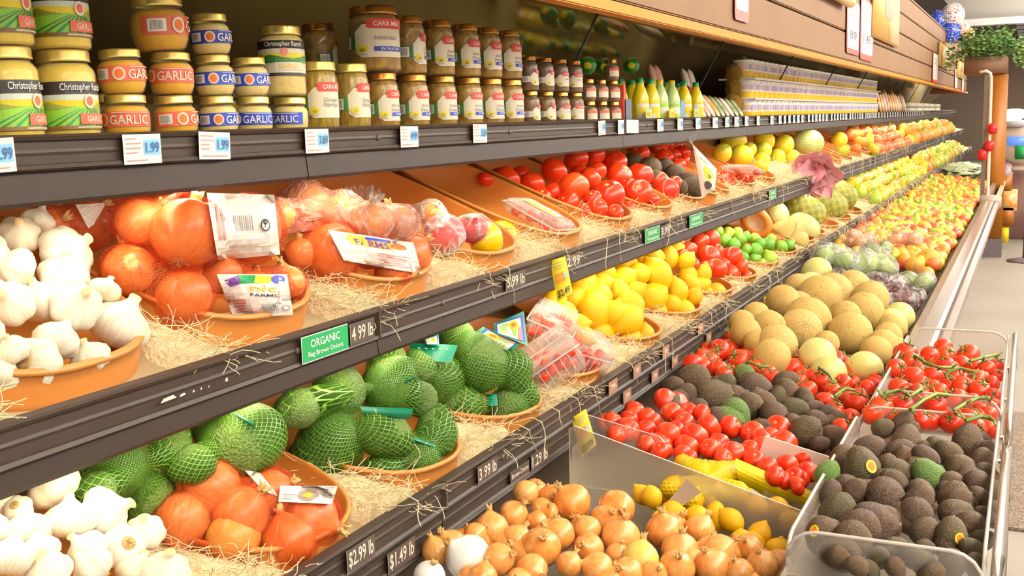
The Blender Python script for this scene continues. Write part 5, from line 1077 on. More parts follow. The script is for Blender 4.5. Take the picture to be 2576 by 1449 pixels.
# ---- white bag with an avocado picture
bz = atX(1770, 430, -1.06)
t = thing('printed_bag', 'white stand-up bag with an avocado picture at the edge of the avocado tray', 'bag', bz)
wq = [(1765, 495), (1798, 478), (1803, 425), (1742, 362)]
def pillow(fl, name, sgn, par):
    zc = proj(bz)[2]
    return obj(name, fl.mesh(name, None, .0006, lambda x, z, d: (CAM + ray(*quadpt(wq, x, z)) * (zc - sgn * (.022 * (max(0, 4 * x * (1 - x)) * max(0, 4 * z * (1 - z))) ** .5 + d))) - bz, 10), None, par)
def zcut(f, n=10):
    for i in range(1, n): bmesh.ops.bisect_plane(f.bm, geom=list(f.bm.verts) + list(f.bm.edges) + list(f.bm.faces), plane_co=(0, 0, i / n), plane_no=(0, 0, 1), dist=1e-6)
    return f
pillow(zcut(Flat().rect(0, 1, 0, 1, PAPER).disc(.62, .55, .26, YELP, 18, rz=.2).disc(.66, .52, .14, LGREEN, 16, rz=.11).disc(.68, .5, .08, M('brown_pit', (120, 84, 50), .5), 12, rz=.06).disc(.55, .22, .25, DARK, 16, rz=.12).text('ORGANIC', .45, .85, .06, GREENP, .4)), 'front', 1, t)
pillow(zcut(Flat().rect(0, 1, 0, 1, PAPER)), 'back', -1, t)
tail(Vector((0, 0, 0)) + (CAM + ray(1742, 364) * proj(bz)[2]) - bz, image_dir(bz, -.2, -1), .03, .035, BAGF, 'crimped_top', t, 7)
# ---- pink rosette hanging over the rail
t = thing('pink_rosette', 'pink leafy rosette flopping over the middle shelf rail', 'leaves', atX(2050, 425, -1.02))
PNK = M('pink_leaf', (255, 196, 204), .5, vary=[(255, 176, 192), (255, 210, 212)], noise_=(24, (232, 110, 140), .3)); rr = random.Random(4)
for i in range(15):
    a = i * 2.4; L = (.14, .17, .11)[i % 3]; d = (image_dir(t.location, math.cos(a) * 1.1, math.sin(a)) + toward(t.location) * rr.uniform(.1, .9)).normalized(); s = d.cross(toward(t.location) + Vector((rr.uniform(-.5, .5), rr.uniform(-.5, .5), rr.uniform(-.5, .5)))).normalized(); nrm = s.cross(d); b = bmesh.new(); V = []
    for j in range(7):
        k = j / 6; w = .062 * math.sin(PI * (.12 + .86 * k)) * 1.25; row = []
        for m_ in range(7):
            x = m_ / 3 - 1; row.append(b.verts.new(d * L * k + s * x * w + nrm * (.02 * math.sin(k * 2.5) + .012 * abs(x) + .008 * math.sin(m_ * 3 + j * 2)) - Vector((0, 0, .05 * k * k))))
        V.append(row)
    for j in range(6):
        for m_ in range(6): b.faces.new((V[j][m_], V[j][m_ + 1], V[j + 1][m_ + 1], V[j + 1][m_]))
    obj('leaf', b, PNK, t)
# ------------------------------------------------------------------ jars on the top shelf
SHZ = 1.490
CREAMF = M('cream_garlic_paste', (244, 214, 84), .5, coat=.5, noise_=(5, (226, 190, 70), .5)); AMBERF = M('amber_garlic_paste', (238, 180, 24), .5, coat=.5, noise_=(5, (216, 160, 30), .5)); PALEF = M('pale_minced_garlic', (246, 222, 140), .5, coat=.5, noise_=(9, (216, 186, 104), .5))
ARTF = M('artichoke_filling', (134, 96, 22), .4, coat=.5, noise_=(2.2, (190, 150, 50), .9)); ASPF = M('asparagus_filling', (140, 112, 16), .4, coat=.5, streak=(5, (200, 168, 46), .9)); CAPF = M('dark_filling', (104, 72, 44), .4, coat=.5, noise_=(3, (150, 112, 66), .7))
def jar(kind, hr, lid, fill, label, squat=False, top=.78, neck=.80, lidr=.86):
    if squat: pf = [(0, .02), (.72, .0), (.86, .1), (.98, .42), (1, .75), (.99, hr * .58), (.94, hr * .68), (neck, hr * .75), (neck - .02, hr * .8), (neck - .02, hr * .9)]
    else: pf = [(0, .02), (.86, .0), (.96, .06), (1, .16), (1, hr * top - .12), (.97, hr * top), (neck, hr * (top + .07)), (neck - .02, hr * (top + .1)), (neck - .02, hr * .95)]
    fp = [(max(0, r - .035) if r else 0, z + (.05 if i < 3 else 0)) for i, (r, z) in enumerate(pf[:-2])]; fp.append((0, fp[-1][1]))
    zl = hr * (.87 if not squat else .81)
    lp = [(lidr - .01, zl), (lidr + .02, zl + .03), (lidr, zl + .08), (lidr, hr - .07), (lidr - .03, hr - .01), (lidr - .1, hr), (lidr - .16, hr - .02), (0, hr - .02)]
    o = proto(kind, 'glass_jar', lathe(pf, 36), GLASSJ, [('filling', lathe(fp, 32), fill), ('lid', lathe(lp, 40), lid)])
    c = obj('label', label.mesh('label', 1.0, .0035), None, o); PLIST.append(c); KIDS[o.name].append(c); return o
def landscape():
    f = Flat().rect(-1.5, 1.5, .40, 1.98, LGREEN).rect(-1.5, 1.5, 1.55, 1.98, BLACK).rect(-1.5, 1.5, 1.36, 1.55, SKYP).rect(-1.5, 1.5, 1.15, 1.36, YELP)
    f.poly([(-1.5, 1.2), (-1.1, 1.32), (-.7, 1.2), (-.3, 1.12), (-1.5, 1.02)], M('hill_print', (150, 160, 60), .45)).poly([(.3, 1.1), (.8, 1.3), (1.2, 1.2), (1.5, 1.28), (1.5, 1.0), (.2, 1.0)], M('hill_print', (150, 160, 60), .45))
    for k in range(7): f.poly([(-1.4 + .4 * k, .5), (-1.25 + .4 * k, .5), (-.05 + .1 * k, 1.08), (-.09 + .1 * k, 1.08)], DGREEN if k % 2 else GREENP)
    f.rect(-1.5, 1.5, .40, .52, M('brown_band_print', (120, 84, 40), .45)).lines(-.2, .9, .43, .49, 1, CREAMP, .6)
    f.disc(.28, 1.32, .2, CREAMP, 18, rz=.24).disc(.28, 1.32, .13, SALMON, 16, rz=.16).rect(-.1, 1.0, .56, .92, SALMON).text('GARLIC', .48, .74, .2, CREAMP, .72).text('Christopher Ranch', .12, 1.76, .24, WHITE, 1.5); return f
def band(col, sun, tc):
    f = Flat().rect(-2.4, 1.25, .55, 1.2, col).rect(-2.15, -1.5, .66, 1.1, WHITE).bars(-2.05, -1.6, .72, 1.04, GREYP, 9)
    f.disc(-1.05, .87, .26, CREAMP, 18, rz=.28).disc(-1.05, .87, .18, sun, 16, rz=.2).disc(-1.05, .87, .1, ORANGEP, 12, rz=.12).text('GARLIC', .12, .84, .40, tc, 1.62)
    f.lines(-.6, 1.0, 1.12, 1.17, 1, WHITE, .6); return f
def ranch():
    f = Flat().rect(-1.5, 1.5, .85, 2.35, CREAMP).rect(-1.5, 1.5, 2.0, 2.35, BLACK).rect(-1.5, 1.5, 1.4, 1.62, LGREEN).rect(-1.5, 1.5, 1.62, 1.8, YELP).rect(-1.5, 1.5, .85, .98, BLACK).poly([(-1.5, 1.5), (-.6, 1.75), (.4, 1.55), (1.2, 1.74), (1.5, 1.6), (1.5, 1.4), (-1.5, 1.4)], DGREEN)
    f.disc(.05, 1.86, .17, PINKP, 16).rect(-.4, .9, 1.1, 1.42, CREAMP).text('GARLIC', .25, 1.25, .17, GOLDP, .9).text('Christopher Ranch', .05, 2.17, .2, WHITE, 1.7); return f
def cara(l2, l3, water, z0, z1, band_c):
    h = z1 - z0; w = .95
    f = Flat().rect(-1.9, 1.25, z0 + .22 * h, z0 + .62 * h, band_c)
    f.poly([(-w, z0 + .12 * h), (-w + .3, z0), (w + .2, z0), (w + .2, z1 - .12 * h), (-w + .35, z1 - .12 * h), (-w, z1 - .32 * h)], CREAMP).rect(-1.75, -1.2, z0 + .25 * h, z0 + .58 * h, WHITE).bars(-1.68, -1.26, z0 + .3 * h, z0 + .54 * h, GREYP, 8)
    f.rrect(-.42, w + .25, z1 - .24 * h, z1 + .02 * h, .13, REDP).text('CARA MIA', .4, z1 - .11 * h, .13 * h, WHITE, 1.1)
    f.text(l2, .3, z0 + .52 * h, .12 * h, GREYP, .9); 
    if l3: f.text(l3, .3, z0 + .37 * h, .12 * h, GREYP, .95)
    if water: f.rect(-.15, w + .2, z0 + .16 * h, z0 + .28 * h, BLUEP).text('IN WATER', .5, z0 + .22 * h, .07 * h, WHITE, .8)
    f.disc(-.62, z0 + .22 * h, .24, YELP, 18, rz=.1 * h).disc(-.6, z0 + .19 * h, .12, M('hill_print', (150, 160, 60), .45), 12, rz=.05 * h).lines(-.8, -.4, z0 + .06 * h, z0 + .1 * h, 1, GREYP); return f
jar('jA', 3.05, GOLDLID, CREAMF, landscape())
jar('jR', 1.92, GOLDLID, AMBERF, band(SALMON, ORANGEP, CREAMP), True)
jar('jB', 2.05, GOLDLID, PALEF, band(BLUEP, ORANGEP, WHITE), True)
jar('jK', 3.0, GOLDLID, PALEF, ranch(), top=.8)
jar('jS', 3.6, GOLDLID, ASPF, cara('Green', 'Asparagus', False, .75, 2.5, DGREEN), top=.8, neck=.9, lidr=.95)
jar('jH', 3.3, BROWNLID, ARTF, cara('Artichoke', 'Hearts', True, .55, 2.25, DGREEN), top=.8, neck=.86, lidr=.92)
jar('jBIG', 2.5, BROWNLID, ARTF, cara('Artichoke Hearts', '', True, .55, 1.95, DGREEN), top=.8, neck=.86, lidr=.92)
jar('jC', 3.4, BROWNLID, CAPF, cara('Capers', '', False, .55, 2.0, CREAMP), top=.76, neck=.74, lidr=.82)
jar('jO', 2.6, BROWNLID, CAPF, Flat().rect(-.7, .9, .5, 1.5, CREAMP).rect(-.7, .9, 1.2, 1.5, SALMON), True, neck=.66, lidr=.74)
XJ = -1.172
def jcol(u, r, v=270): return atX(u, v, XJ - r)
def putjar(kind, pos, r, rot, lab, group):
    o = dup(PROTO[kind][0], lab, group); o['category'] = 'jar'; o.location = pos; o.scale = (r, r, r)
    d = CAM - Vector(pos); o.rotation_euler = (0, -.035, math.atan2(d.y, d.x) + math.radians(rot)); return o
GJ = 'glass jars on the top shelf'
for i, u in enumerate((25, 172)):
    p = jcol(u, .041)
    for k in range(2): putjar('jA', (p.x - .004 * k, p.y, SHZ + .1245 * k), .041, (38, 26)[i], f'tall garlic jar with a green field label, {("lower", "upper")[k]} in the {("nearest", "second")[i]} stack', GJ)
rots = {(0, 0): 0, (0, 1): 55, (1, 0): 80, (1, 1): 4}
for i, u in enumerate((316, 440)):
    p = jcol(u, .0345)
    for k in range(2): putjar('jR', (p.x - .002 * k, p.y, SHZ + .0655 * k), .0342, rots[(i, k)], f'small amber jar with a red band, {("bottom", "top")[k]} of the {("stack beside the tall green jars", "stack under the wide jar")[i]}', GJ)
p = jcol(418, .044); putjar('jR', (p.x, p.y, SHZ + .1325), .043, 100, 'wide amber garlic jar with a red barcode band standing on top of the small jars', GJ)
for i, (u, ks) in enumerate(((548, 3), (637, 2), (729, 1))):
    p = jcol(u, .0325)
    for k in range(ks): putjar('jB', (p.x - .002 * k, p.y, SHZ + .0655 * k), .032, (62, 8, -30)[i] if k == 0 else 58, f'small garlic jar with a blue band, {("bottom", "second", "third")[k]} up in the {("stack beside the red bands", "middle blue banded stack", "place under the tall jar")[i]}', GJ)
p = jcol(716, .040); putjar('jK', (p.x, p.y, SHZ + .0665), .041, 4, 'tall pale garlic jar with a black top label standing on a blue banded jar', GJ)
for i, u in enumerate((804, 886)):
    p = jcol(u, .036); putjar('jS', (p.x, p.y, SHZ), .0365, (22, 45)[i], f'tall asparagus jar with a gold lid, {("beside the blue banded jars", "beside the artichoke jars")[i]}', GJ)
us = (963, 1040, 1112, 1178, 1233, 1284)
for i, u in enumerate(us):
    p = jcol(u, .036); putjar('jH', (p.x, p.y, SHZ), .0355, 42 - i, f'artichoke jar with a copper lid in the lower row, {nth(i)} from the asparagus jars', GJ)
    if i: putjar('jH', (p.x - .004, p.y, SHZ + .1175), .0370, (0, 70, 44, 42, 44, 42)[i], f'artichoke jar in the upper row, {nth(i - 1)} past the wide topmost jar', GJ)
p = jcol(950, .052); putjar('jBIG', (p.x, p.y, SHZ + .1175), .053, 8, 'wide artichoke jar with a large white label, topmost beside the dark gap', GJ)
putjar('jH', (p.x - .12, p.y - .02, SHZ + .105), .036, 100, 'shadowed artichoke jar standing behind the wide topmost jar', GJ)
for i, u in enumerate((1335, 1375, 1412, 1447)):
    p = jcol(u, .026)
    for k in range(2): putjar('jC', (p.x - .003 * k, p.y, SHZ + .0905 * k), .0265, (70, 60, 40, 30)[i], f'small dark jar, {nth(i)} of the {("lower", "upper")[k]} four beside the artichoke jars', GJ)
for i, u in enumerate((1482, 1513, 1543)):
    p = jcol(u, .026)
    for k in range(2 if i < 2 else 3): putjar('jO', (p.x - .003 * k, p.y, SHZ + .0655 * k), .0255, 30, f'tiny dark jar, {("bottom", "second", "third")[k]} up in the {nth(i)} stack beside the juice bottles', GJ)
for i, (u, v, kd, r) in enumerate(((285, 100, 'jB', .036), (560, 60, 'jA', .04), (620, 60, 'jH', .04), (780, 100, 'jH', .04))):
    p = atX(u, 270, -1.34); putjar(kd, (p.x, p.y, SHZ + .0), r, 60, f'jar in the dim second rank behind the stacks, {nth(i)} from the near end', GJ)
# ---- juice bottles
YB = M('yellow_bottle', (248, 226, 30), .25, coat=.4, vary=[(244, 214, 20)]); GB = M('pale_green_bottle', (206, 230, 150), .25, coat=.4); CG = M('green_cap', (22, 150, 84), .3); CY = M('yellow_cap', (250, 224, 30), .3)
bpf = [(0, 0), (.9, 0), (1, .08), (1, 2.3), (.96, 2.9), (.72, 3.7), (.42, 4.4), (.38, 4.6), (0, 4.6)]
for kd, m_, c_, pc_ in (('yb', YB, CG, GREENP), ('gb', GB, CY, YELP)):
    o = proto(kd, 'juice_bottle', lathe(bpf, 22), m_, [('cap', lathe([(.42, 4.5), (.42, 5.05), (.36, 5.1), (0, 5.1)], 16), c_)])
    lb_ = Flat().rect(-1.1, 1.1, .3, 2.1, WHITE if kd == 'yb' else LGREEN).rect(-1.0, 1.0, .9, 1.7, YELP if kd == 'yb' else WHITE).rect(-.3, .9, .35, .85, YELP)
    c = obj('label', lb_.mesh('label', 1.0, .004), None, o); PLIST.append(c); KIDS[o.name].append(c)
for r_ in range(4):
    for i, (u, kd) in enumerate(((1612, 'yb'), (1640, 'yb'), (1662, 'gb'), (1692, 'gb'), (1722, 'yb'), (1752, 'yb'))):
        p = atX(u, 270, -1.20); o = dup(PROTO[kd][0], f'{("yellow juice bottle with a green cap", "pale green juice bottle, yellow cap")[kd == "gb"]}, {nth(i)} along, {nth(r_)} rank from the rail', 'juice bottles on the top shelf'); o['category'] = 'bottle'
        place(o, (p.x - .075 * r_, p.y + .01 * r_, SHZ), Euler((0, -.03, -.5)).to_quaternion(), .029)
GRING = M('green_ring', (40, 150, 60), .3, coat=.4); LSQ = M('yellow_squeezer', (250, 226, 20), .3, coat=.4)
for i in range(20):
    yl = i % 2; r_ = i // 10; pos = Vector((-1.44 - .07 * r_, 2.9 + .075 * (i % 10), SHZ + .05 + .05 * r_)) if i > 2 else atX((1478, 1520, 1588)[i], (165, 168, 165)[i], -1.33); yl = yl and i > 2
    t = tag(obj('citrus_squeezer', sphere(20, 14, f=lambda d: Vector((d.x, d.y, d.z * 1.15))), LSQ if yl else GRING), f'{("green lime", "yellow lemon")[yl]} shaped squeeze bottle behind the jars, {nth(i)} of the hidden rank', 'bottle', 'citrus squeeze bottles'); place(t, pos, Vector((0, 0, 1)).rotation_difference(toward(pos) if i < 3 else Vector((.5, -.4, .6)).normalized()), .034 if i > 2 else .03)
    obj('cap', lathe([(.42, 1.0), (.42, 1.3), (.36, 1.36), (0, 1.38)], 16), CG if yl else CY, t)
for i, (u, w, hh, c) in enumerate(((1580, .07, .075, M('navy_carton', (70, 76, 100), .5)), (1718, .05, .075, M('blue_carton', (110, 150, 190), .5)), (1572, .02, .12, M('red_carton_edge', (196, 70, 40), .5)))):
    p = atX(u, 270, -1.175); tag(obj('display_carton', box(p.x - .12, p.x, p.y - w / 2, p.y + w / 2, SHZ, SHZ + hh, .002), c, None, False), ('dark navy display carton left of the juice bottles', 'pale blue display carton between the juice bottles', 'narrow red carton edge beside the round dark jars')[i], 'carton')
for i, u in enumerate((1632, 1690, 1752)):
    p = atX(u, 285, -1.158); f = Flat().rect(-.03, .03, 0, .034, LBLUE if i != 1 else YELP).rect(-.024, .026, .004, .028, YELP).text('SALE' if i != 1 else '1.00', 0, .016, .014, ORANGEP, .036)
    o = obj('shelf_card', f.mesh('shelf_card', None, .0004)); o.location = (p.x, p.y, SHZ + .01); tag(o, ('pale blue edged shelf card before the yellow bottles', 'plain yellow shelf card before the green bottles', 'pale blue edged shelf card before the second yellow bottles')[i], 'card')
# ---- pouches and packets
def packet(name, p, w, h, d, mat, lean, lab, cat, group, yaw=0, top=None):
    b = bmesh.new(); n = 7; m_ = 9; sides = []
    for s in (-1, 1): sides.append([[b.verts.new((s * d / 2 * (max(0, 1 - (2 * j / m_ - 1) ** 4) * max(0, 1 - (2 * i / n - 1) ** 4)), w * (i / n - .5), h * j / m_)) for i in range(n + 1)] for j in range(m_ + 1)])
    for V in sides:
        for j in range(m_):
            for i in range(n):
                f = b.faces.new((V[j][i], V[j][i + 1], V[j + 1][i + 1], V[j + 1][i])); f.material_index = 1 if top and j >= m_ - 3 else 0
    bmesh.ops.remove_doubles(b, verts=b.verts, dist=1e-5); bmesh.ops.recalc_face_normals(b, faces=b.faces)
    o = obj(name, b, [mat, top] if top else mat); o.location = p; o.rotation_euler = (0, lean, yaw); return tag(o, lab, cat, group)
PM = [M('packet_white', (250, 240, 230), .3, noise_=(24, (240, 190, 150), .7)), M('packet_pink', (240, 170, 140), .3, noise_=(24, (250, 236, 220), .8)), M('packet_green', (120, 140, 80), .3, noise_=(26, (236, 230, 200), .8)), M('packet_brown', (150, 100, 70), .3, noise_=(20, (220, 180, 130), .7)), M('packet_orange', (246, 170, 70), .3, noise_=(20, (255, 240, 200), .8)), M('golden_pouch', (240, 190, 80), .25, noise_=(40, (150, 92, 26), .9), bump=(30, .8))]
for i in range(9):
    u = 1778 + i * 11.5; p = atX(u, 270, -1.17); packet('dressing_packet', (p.x, p.y, SHZ + .004), .06, (.17 if i < 3 else .135) - .004 * i, .02, PM[(0, 1, 0, 4, 2, 2, 0, 2, 2)[i]], -.62, f'slim packet leaning back beside the juice bottles, {nth(i)} of the leaning row', 'packet', 'leaning packets', .1, M('packet_top_red', (232, 96, 76), .3) if i < 3 else None)
for i, (u, v) in enumerate(((1655, 185), (1668, 180), (1735, 205), (1750, 200))):
    p = atX(u, v, -1.30); packet('snack_packet', (p.x, p.y, SHZ + .10), .09, .12, .03, PM[(1, 1, 0, 0)[i]], -.25, f'tall red and white packet behind the juice bottles, {nth(i)} from the near end', 'packet', 'tall packets behind', .2)
for i, (u, v, r) in enumerate(((1846, 262, .062), (1868, 258, .055), (1850, 222, .06), (1874, 214, .055), (1848, 186, .055), (1870, 172, .06))):
    pos = atX(u, v, -1.27); o = obj('nut_pouch', sphere(26, 20, f=lambda d: Vector((d.x * .8, d.y, d.z * .85)) * (1 + .22 * noise.noise(d * 2.6 + Vector((i, 0, 0))) + .12 * noise.noise(d * 6))), PM[5]); place(o, pos, None, r); tag(o, f'crinkled golden brown pouch beside the cup tiers, {nth(i // 2)} pair up, {("near", "far")[i % 2]} one', 'pouch', 'golden pouches')
# ---- tiers of cups
CUPW = M('white_cup', (252, 246, 240), .3, coat=.2); BANDY = M('yellow_cup_band', (246, 200, 34), .35); BANDP = M('pink_cup_band', (230, 196, 190), .35)
cp = proto('cup', 'snack_cup', lathe([(0, 0), (.82, 0), (.86, .04), (1.0, 1.62), (0, 1.62)], 20), CUPW, [('lid', lathe([(1.0, 1.58), (1.06, 1.62), (1.06, 1.76), (1.0, 1.79), (0, 1.79)], 20), CUPW), ('band', lathe([(.875, .06), (.93, .66)], 20), BANDY), ('picture_band', lathe([(.945, .85), (.985, 1.3)], 20), BANDP)])
c = obj('print', Flat().rect(-.5, .1, .8, 1.35, M('lilac_print', (176, 172, 214), .45)).rect(.1, .8, .8, 1.35, M('peach_print', (240, 196, 170), .45)).mesh('print', .985, .008), None, cp); PLIST.append(c); KIDS[cp.name].append(c)
CY0, CN, CD = 5.12, 44, .105
for k in range(3):
    for j in range(CN):
        o = dup(cp, f'white snack cup with a yellow band in the {("bottom", "middle", "top")[k]} tier, {nth(j)} from the near end', f'snack cups, {("bottom", "middle", "top")[k]} tier'); o['category'] = 'cup'
        place(o, (-1.222 - .006 * k, CY0 + CD * j + (.01 if j % 7 > 3 else 0), SHZ + .0935 * k), Euler((0, 0, .1 * ((j * 7) % 5 - 2))).to_quaternion(), .047)
    if k:
        for q in range(6): tag(obj('card_tray', box(-1.34, -1.165, CY0 - .05 + q * .775, CY0 + .715 + q * .775, SHZ + .0935 * k - .0085, SHZ + .0935 * k - .0005), CUPW, None, False), f'white card tray under the {("", "middle", "top")[k]} tier of cups, {nth(q)} from the near end', 'tray', 'card trays')
# ---- far end of the top shelf
for i in range(11):
    y = 9.95 + i * .2; packet('crisp_bag', (-1.2, y, SHZ), 0.2, .23 - (.03 if i % 3 else 0), .05, PM[(4, 4, 0, 1, 4, 4, 4, 0, 4, 3, 0)[i]], -.25, f'orange and white snack bag past the cups, {nth(i)} from the cups', 'bag', 'snack bags', .25)
WB = M('white_carton', (240, 234, 210), .4, noise_=(8, (206, 200, 150), .6))
for i in range(10):
    y = 12.4 + (i // 2) * .9; tag(obj('wrapped_pack', box(-1.38, -1.19, y, y + .8, SHZ + .055 * (i % 2), SHZ + .05 + .055 * (i % 2), .008), WB), f'pale wrapped pack at the far end of the top shelf, {("lower", "upper")[i % 2]} of the {nth(i // 2)} pair', 'pack', 'wrapped packs')
# ------------------------------------------------------------------ price tags, cards and signs
def ontag(name, x, y, z, fl, lab, cat, group, rot=None):
    o = obj(name, fl.mesh(name, None, .0003)); o.location = (x, y, z); o.rotation_euler = rot or (0, 0, 0); return tag(o, lab, cat, group)
rt = random.Random(6)
tags = [(-30, '2.99', 1), (355, '1.99', 1), (538, '1.99', 1), (797, '3.89', 1), (1030, '4.99', 1), (1208, '3.69', 1), (1515, '', .8), (1563, '', .8), (1592, '', 1.6), (1662, '', 1), (1712, '', 1), (1757, '', 1), (1800, '', 1), (1830, '', 1), (1854, '', 1), (1879, '', 1), (1908, '', 1)]
ty = [(atX(u, 315, -1.14).y, s, w) for u, s, w in tags]; y = 5.32; kk = 0
while y < 9.4: ty.append((y, '', .9)); y += .118 if kk % 6 else .19; kk += 1
while y < 13.5: ty.append((y, '', .7)); y += .2
for i, (y, s, w) in enumerate(ty):
    hw = .036 * w; f = Flat().rect(-hw, hw, -.021, .021, WHITE)
    if i != 8: f.rect(hw * .05, hw * .92, -.009, .013, LBLUE).lines(-hw * .9, -hw * .02, -.008, .018, 4, PINKP, .25, i).lines(-hw * .9, hw * .8, -.019, -.012, 1, PINKP, .2, i)
    if s: f.text(s, hw * .5, .002, .015, DBLUE, hw * .72)
    elif i < 40 and i != 8: f.text('1.99', hw * .5, .002, .012, DBLUE, hw * .7)
    ontag('price_tag', -1.1412, y, 1.4775, f, f'white price tag, {nth(i)} along the top shelf rail from the near end', 'price tag', 'price tags on the top rail', (rt.uniform(-.04, .04), 0, rt.uniform(-.03, .03) if w < 1.5 else 0))
def sale(q, base, price, lab, n=1):
    f = Flat().rect(0, 1, 0, 1, YELP).lines(.12, .85, .72, .92, 3, GREYP, .3).rect(.12, .88, .38, .66, GOLDP).text('SUPER', .42, .58, .09, ORANGEP, .55).text('SAVER', .45, .46, .09, ORANGEP, .6).rect(.7, .9, .5, .58, LBLUE).text('$' + price, .5, .14, .17, BLACK, .78)
    o = card(q, base, f, 'sale_card', None, (-.03, -.03, 0, 0), .004); tag(o, lab, 'price card', 'yellow sale cards'); return o
sale([(1402, 760), (1441, 737), (1422, 644), (1384, 656)], atX(1404, 655, -1.008), '2.49', 'yellow sale card hanging from the middle shelf rail')
sale([(1463, 1152), (1501, 1118), (1474, 1028), (1437, 1052)], atX(1456, 1050, -.888), '2.99', 'yellow sale card on the lower rail above the onion bin')
sale([(1847, 880), (1870, 864), (1843, 804), (1829, 812)], atX(1836, 815, -.888), '1.99', 'small curled yellow sale card above the bin tomatoes')
sale([(1930, 805), (1948, 796), (1934, 742), (1920, 748)], atX(1926, 750, -.888), '1.99', 'small curled yellow sale card above the cantaloupes')
def railrect(u0, u1, v, x): return atX(u0, v, x).y, atX(u1, v, x).y
def organic(u0, u1, v, sub, lab):
    y0, y1 = railrect(u0, u1, v, -1.0115); w = (y1 - y0) / 2; f = Flat().rect(-w, w, -.0215, .0215, WHITE).rect(-w + .0015, w, -.02, .02, GREENP).text('ORGANIC', 0, .007, .013, WHITE, w * 1.25).text(sub, 0, -.010, .008, WHITE, w * 1.5)
    ontag('organic_sign', -1.0112, (y0 + y1) / 2, 1.157, f, lab, 'sign', 'green organic signs')
organic(757, 876, 870, 'Bag Brown Onions', 'green organic sign below the onion trays'); organic(1622, 1660, 588, 'Tomatoes', 'green organic sign below the heaped tomatoes'); organic(1734, 1768, 552, 'Avocados', 'green organic sign below the loose avocados'); organic(1935, 1953, 487, 'Melons', 'green organic sign near the pink rosette')
INK = M('price_strip_black', (74, 62, 54), .35); CHALK = M('price_digit_white', (236, 224, 206), .5)
def strip(u0, u1, v, x, z, s, lab, h=.032, small=False):
    y0, y1 = railrect(u0, u1, v, x); w = (y1 - y0) / 2
    f = Flat().rect(-w, w, -h / 2, h / 2, INK).rect(-w, -w + .0015, -h / 2, h / 2, GREYP).text(s, 0, 0, h * (.42 if small else .66), CHALK, w * 1.75)
    ontag('price_strip', x, (y0 + y1) / 2, z, f, lab, 'price strip', 'price digits on the rails')
strip(880, 942, 840, -1.0115, 1.157, '4 99 lb', 'white price digits beside the green onion sign', .036)
strip(1272, 1322, 705, -1.0115, 1.157, '5.99 lb', 'white price digits under the pepper tray', .034)
strip(1423, 1460, 640, -1.0115, 1.157, '2.99', 'white price digits just right of the middle yellow sale card', .034)
strip(1662, 1684, 575, -1.0115, 1.157, '3.99', 'white price digits beside the heaped tomato organic sign', .034)
strip(872, 945, 1415, -.8915, .860, '$2.99 lb', 'white price digits at the near end of the lower rail', .036)
strip(1202, 1252, 1197, -.8915, .860, '3 99 lb', 'white price digits below the netted avocados', .034)
strip(975, 1046, 1410, -.8975, .808, '$1.49 lb', 'white price digits nearest on the second lower rail', .036)
strip(1284, 1332, 1198, -.8975, .808, 'Brown Onions', 'small white lettering strip above the onion bin', .024, True)
strip(1336, 1380, 1170, -.8975, .808, '1.29 lb', 'white price digits above the onion bin', .034)
for i, (u, v) in enumerate(((1540, 1055), (1580, 985), (1600, 975), (1650, 950), (1672, 905), (1700, 880), (1760, 880), (1785, 850))):
    lowr = i % 2; y = atX(u, v, -.895).y; x, z = ((-.8915, .860), (-.8975, .808))[lowr]
    f = Flat().rect(-.03, .03, -.016, .016, M('tan_clip', (150, 112, 92), .45)).text('.99', .0, 0, .014, CHALK, .03); ontag('price_clip', x, y, z, f, f'tan price clip on the {("upper", "lower")[lowr]} lower-shelf strip, {nth(i // 2)} past the sale card', 'price clip', 'tan price clips')
for i, (u0, u1, s) in enumerate(((400, 445, 'BRW'), (460, 480, '..'), (535, 548, '.'))):
    pass
f = Flat()
for a, w_, h_ in ((0, .03, .006), (.035, .012, .004), (.06, .004, .004), (.075, .003, .004), (.09, .003, .003), (.125, .006, .006)): f.poly([(a, 0), (a + w_, .001), (a + w_ * .8, h_), (a + w_ * .2, h_ * .8)], CHALK)
ontag('torn_sticker', -1.0118, atX(402, 1000, -1.0118).y, 1.150, f, 'torn white sticker scraps on the near middle rail', 'sticker', None)
# ---- signs on the canopy
def board_sign(u0, u1, v0, v1, fl, name, lab, cat, group, x=-.892):
    a = atX(u0, v1, x); b_ = atX(u1, v1, x); t_ = atX((u0 + u1) / 2, v0, x); w = (b_.y - a.y) / 2; z0 = min(a.z, b_.z); h = t_.z - z0
    f = fl(w, h); return ontag(name, x, (a.y + b_.y) / 2, z0, f, lab, cat, group)
def red_sign(txt, top=''):
    def g(w, h): return Flat().rrect(-w, w, 0, h, min(w, h) * .15, REDP).rrect(-w * .82, w * .86, h * .1, h * .97, min(w, h) * .1, WHITE).text(txt, 0, h * .36, h * .16, BLACK, w * 1.1).lines(-w * .6, w * .6, h * .6, h * .85, 3, GREYP)
    return g
y0, y1 = atX(1835, 40, -.892).y, atX(1896, 45, -.892).y
f = Flat().rrect(-.1, .1, 0, .26, .02, REDP).rrect(-.082, .085, .035, .25, .015, WHITE).text('1.79', 0, .10, .05, GREYP, .12); ontag('sale_sign', -.892, (y0 + y1) / 2, 1.815, f, 'red edged sale sign nearest on the canopy boards', 'sign', 'red edged sale signs')
board_sign(2129, 2161, 0, 132, red_sign('89'), 'sale_sign', 'tall red edged sale sign, left one of the pair on the canopy', 'sign', 'red edged sale signs')
board_sign(2163, 2196, 0, 148, red_sign('1.49'), 'sale_sign', 'tall red edged sale sign, right one of the pair on the canopy', 'sign', 'red edged sale signs')
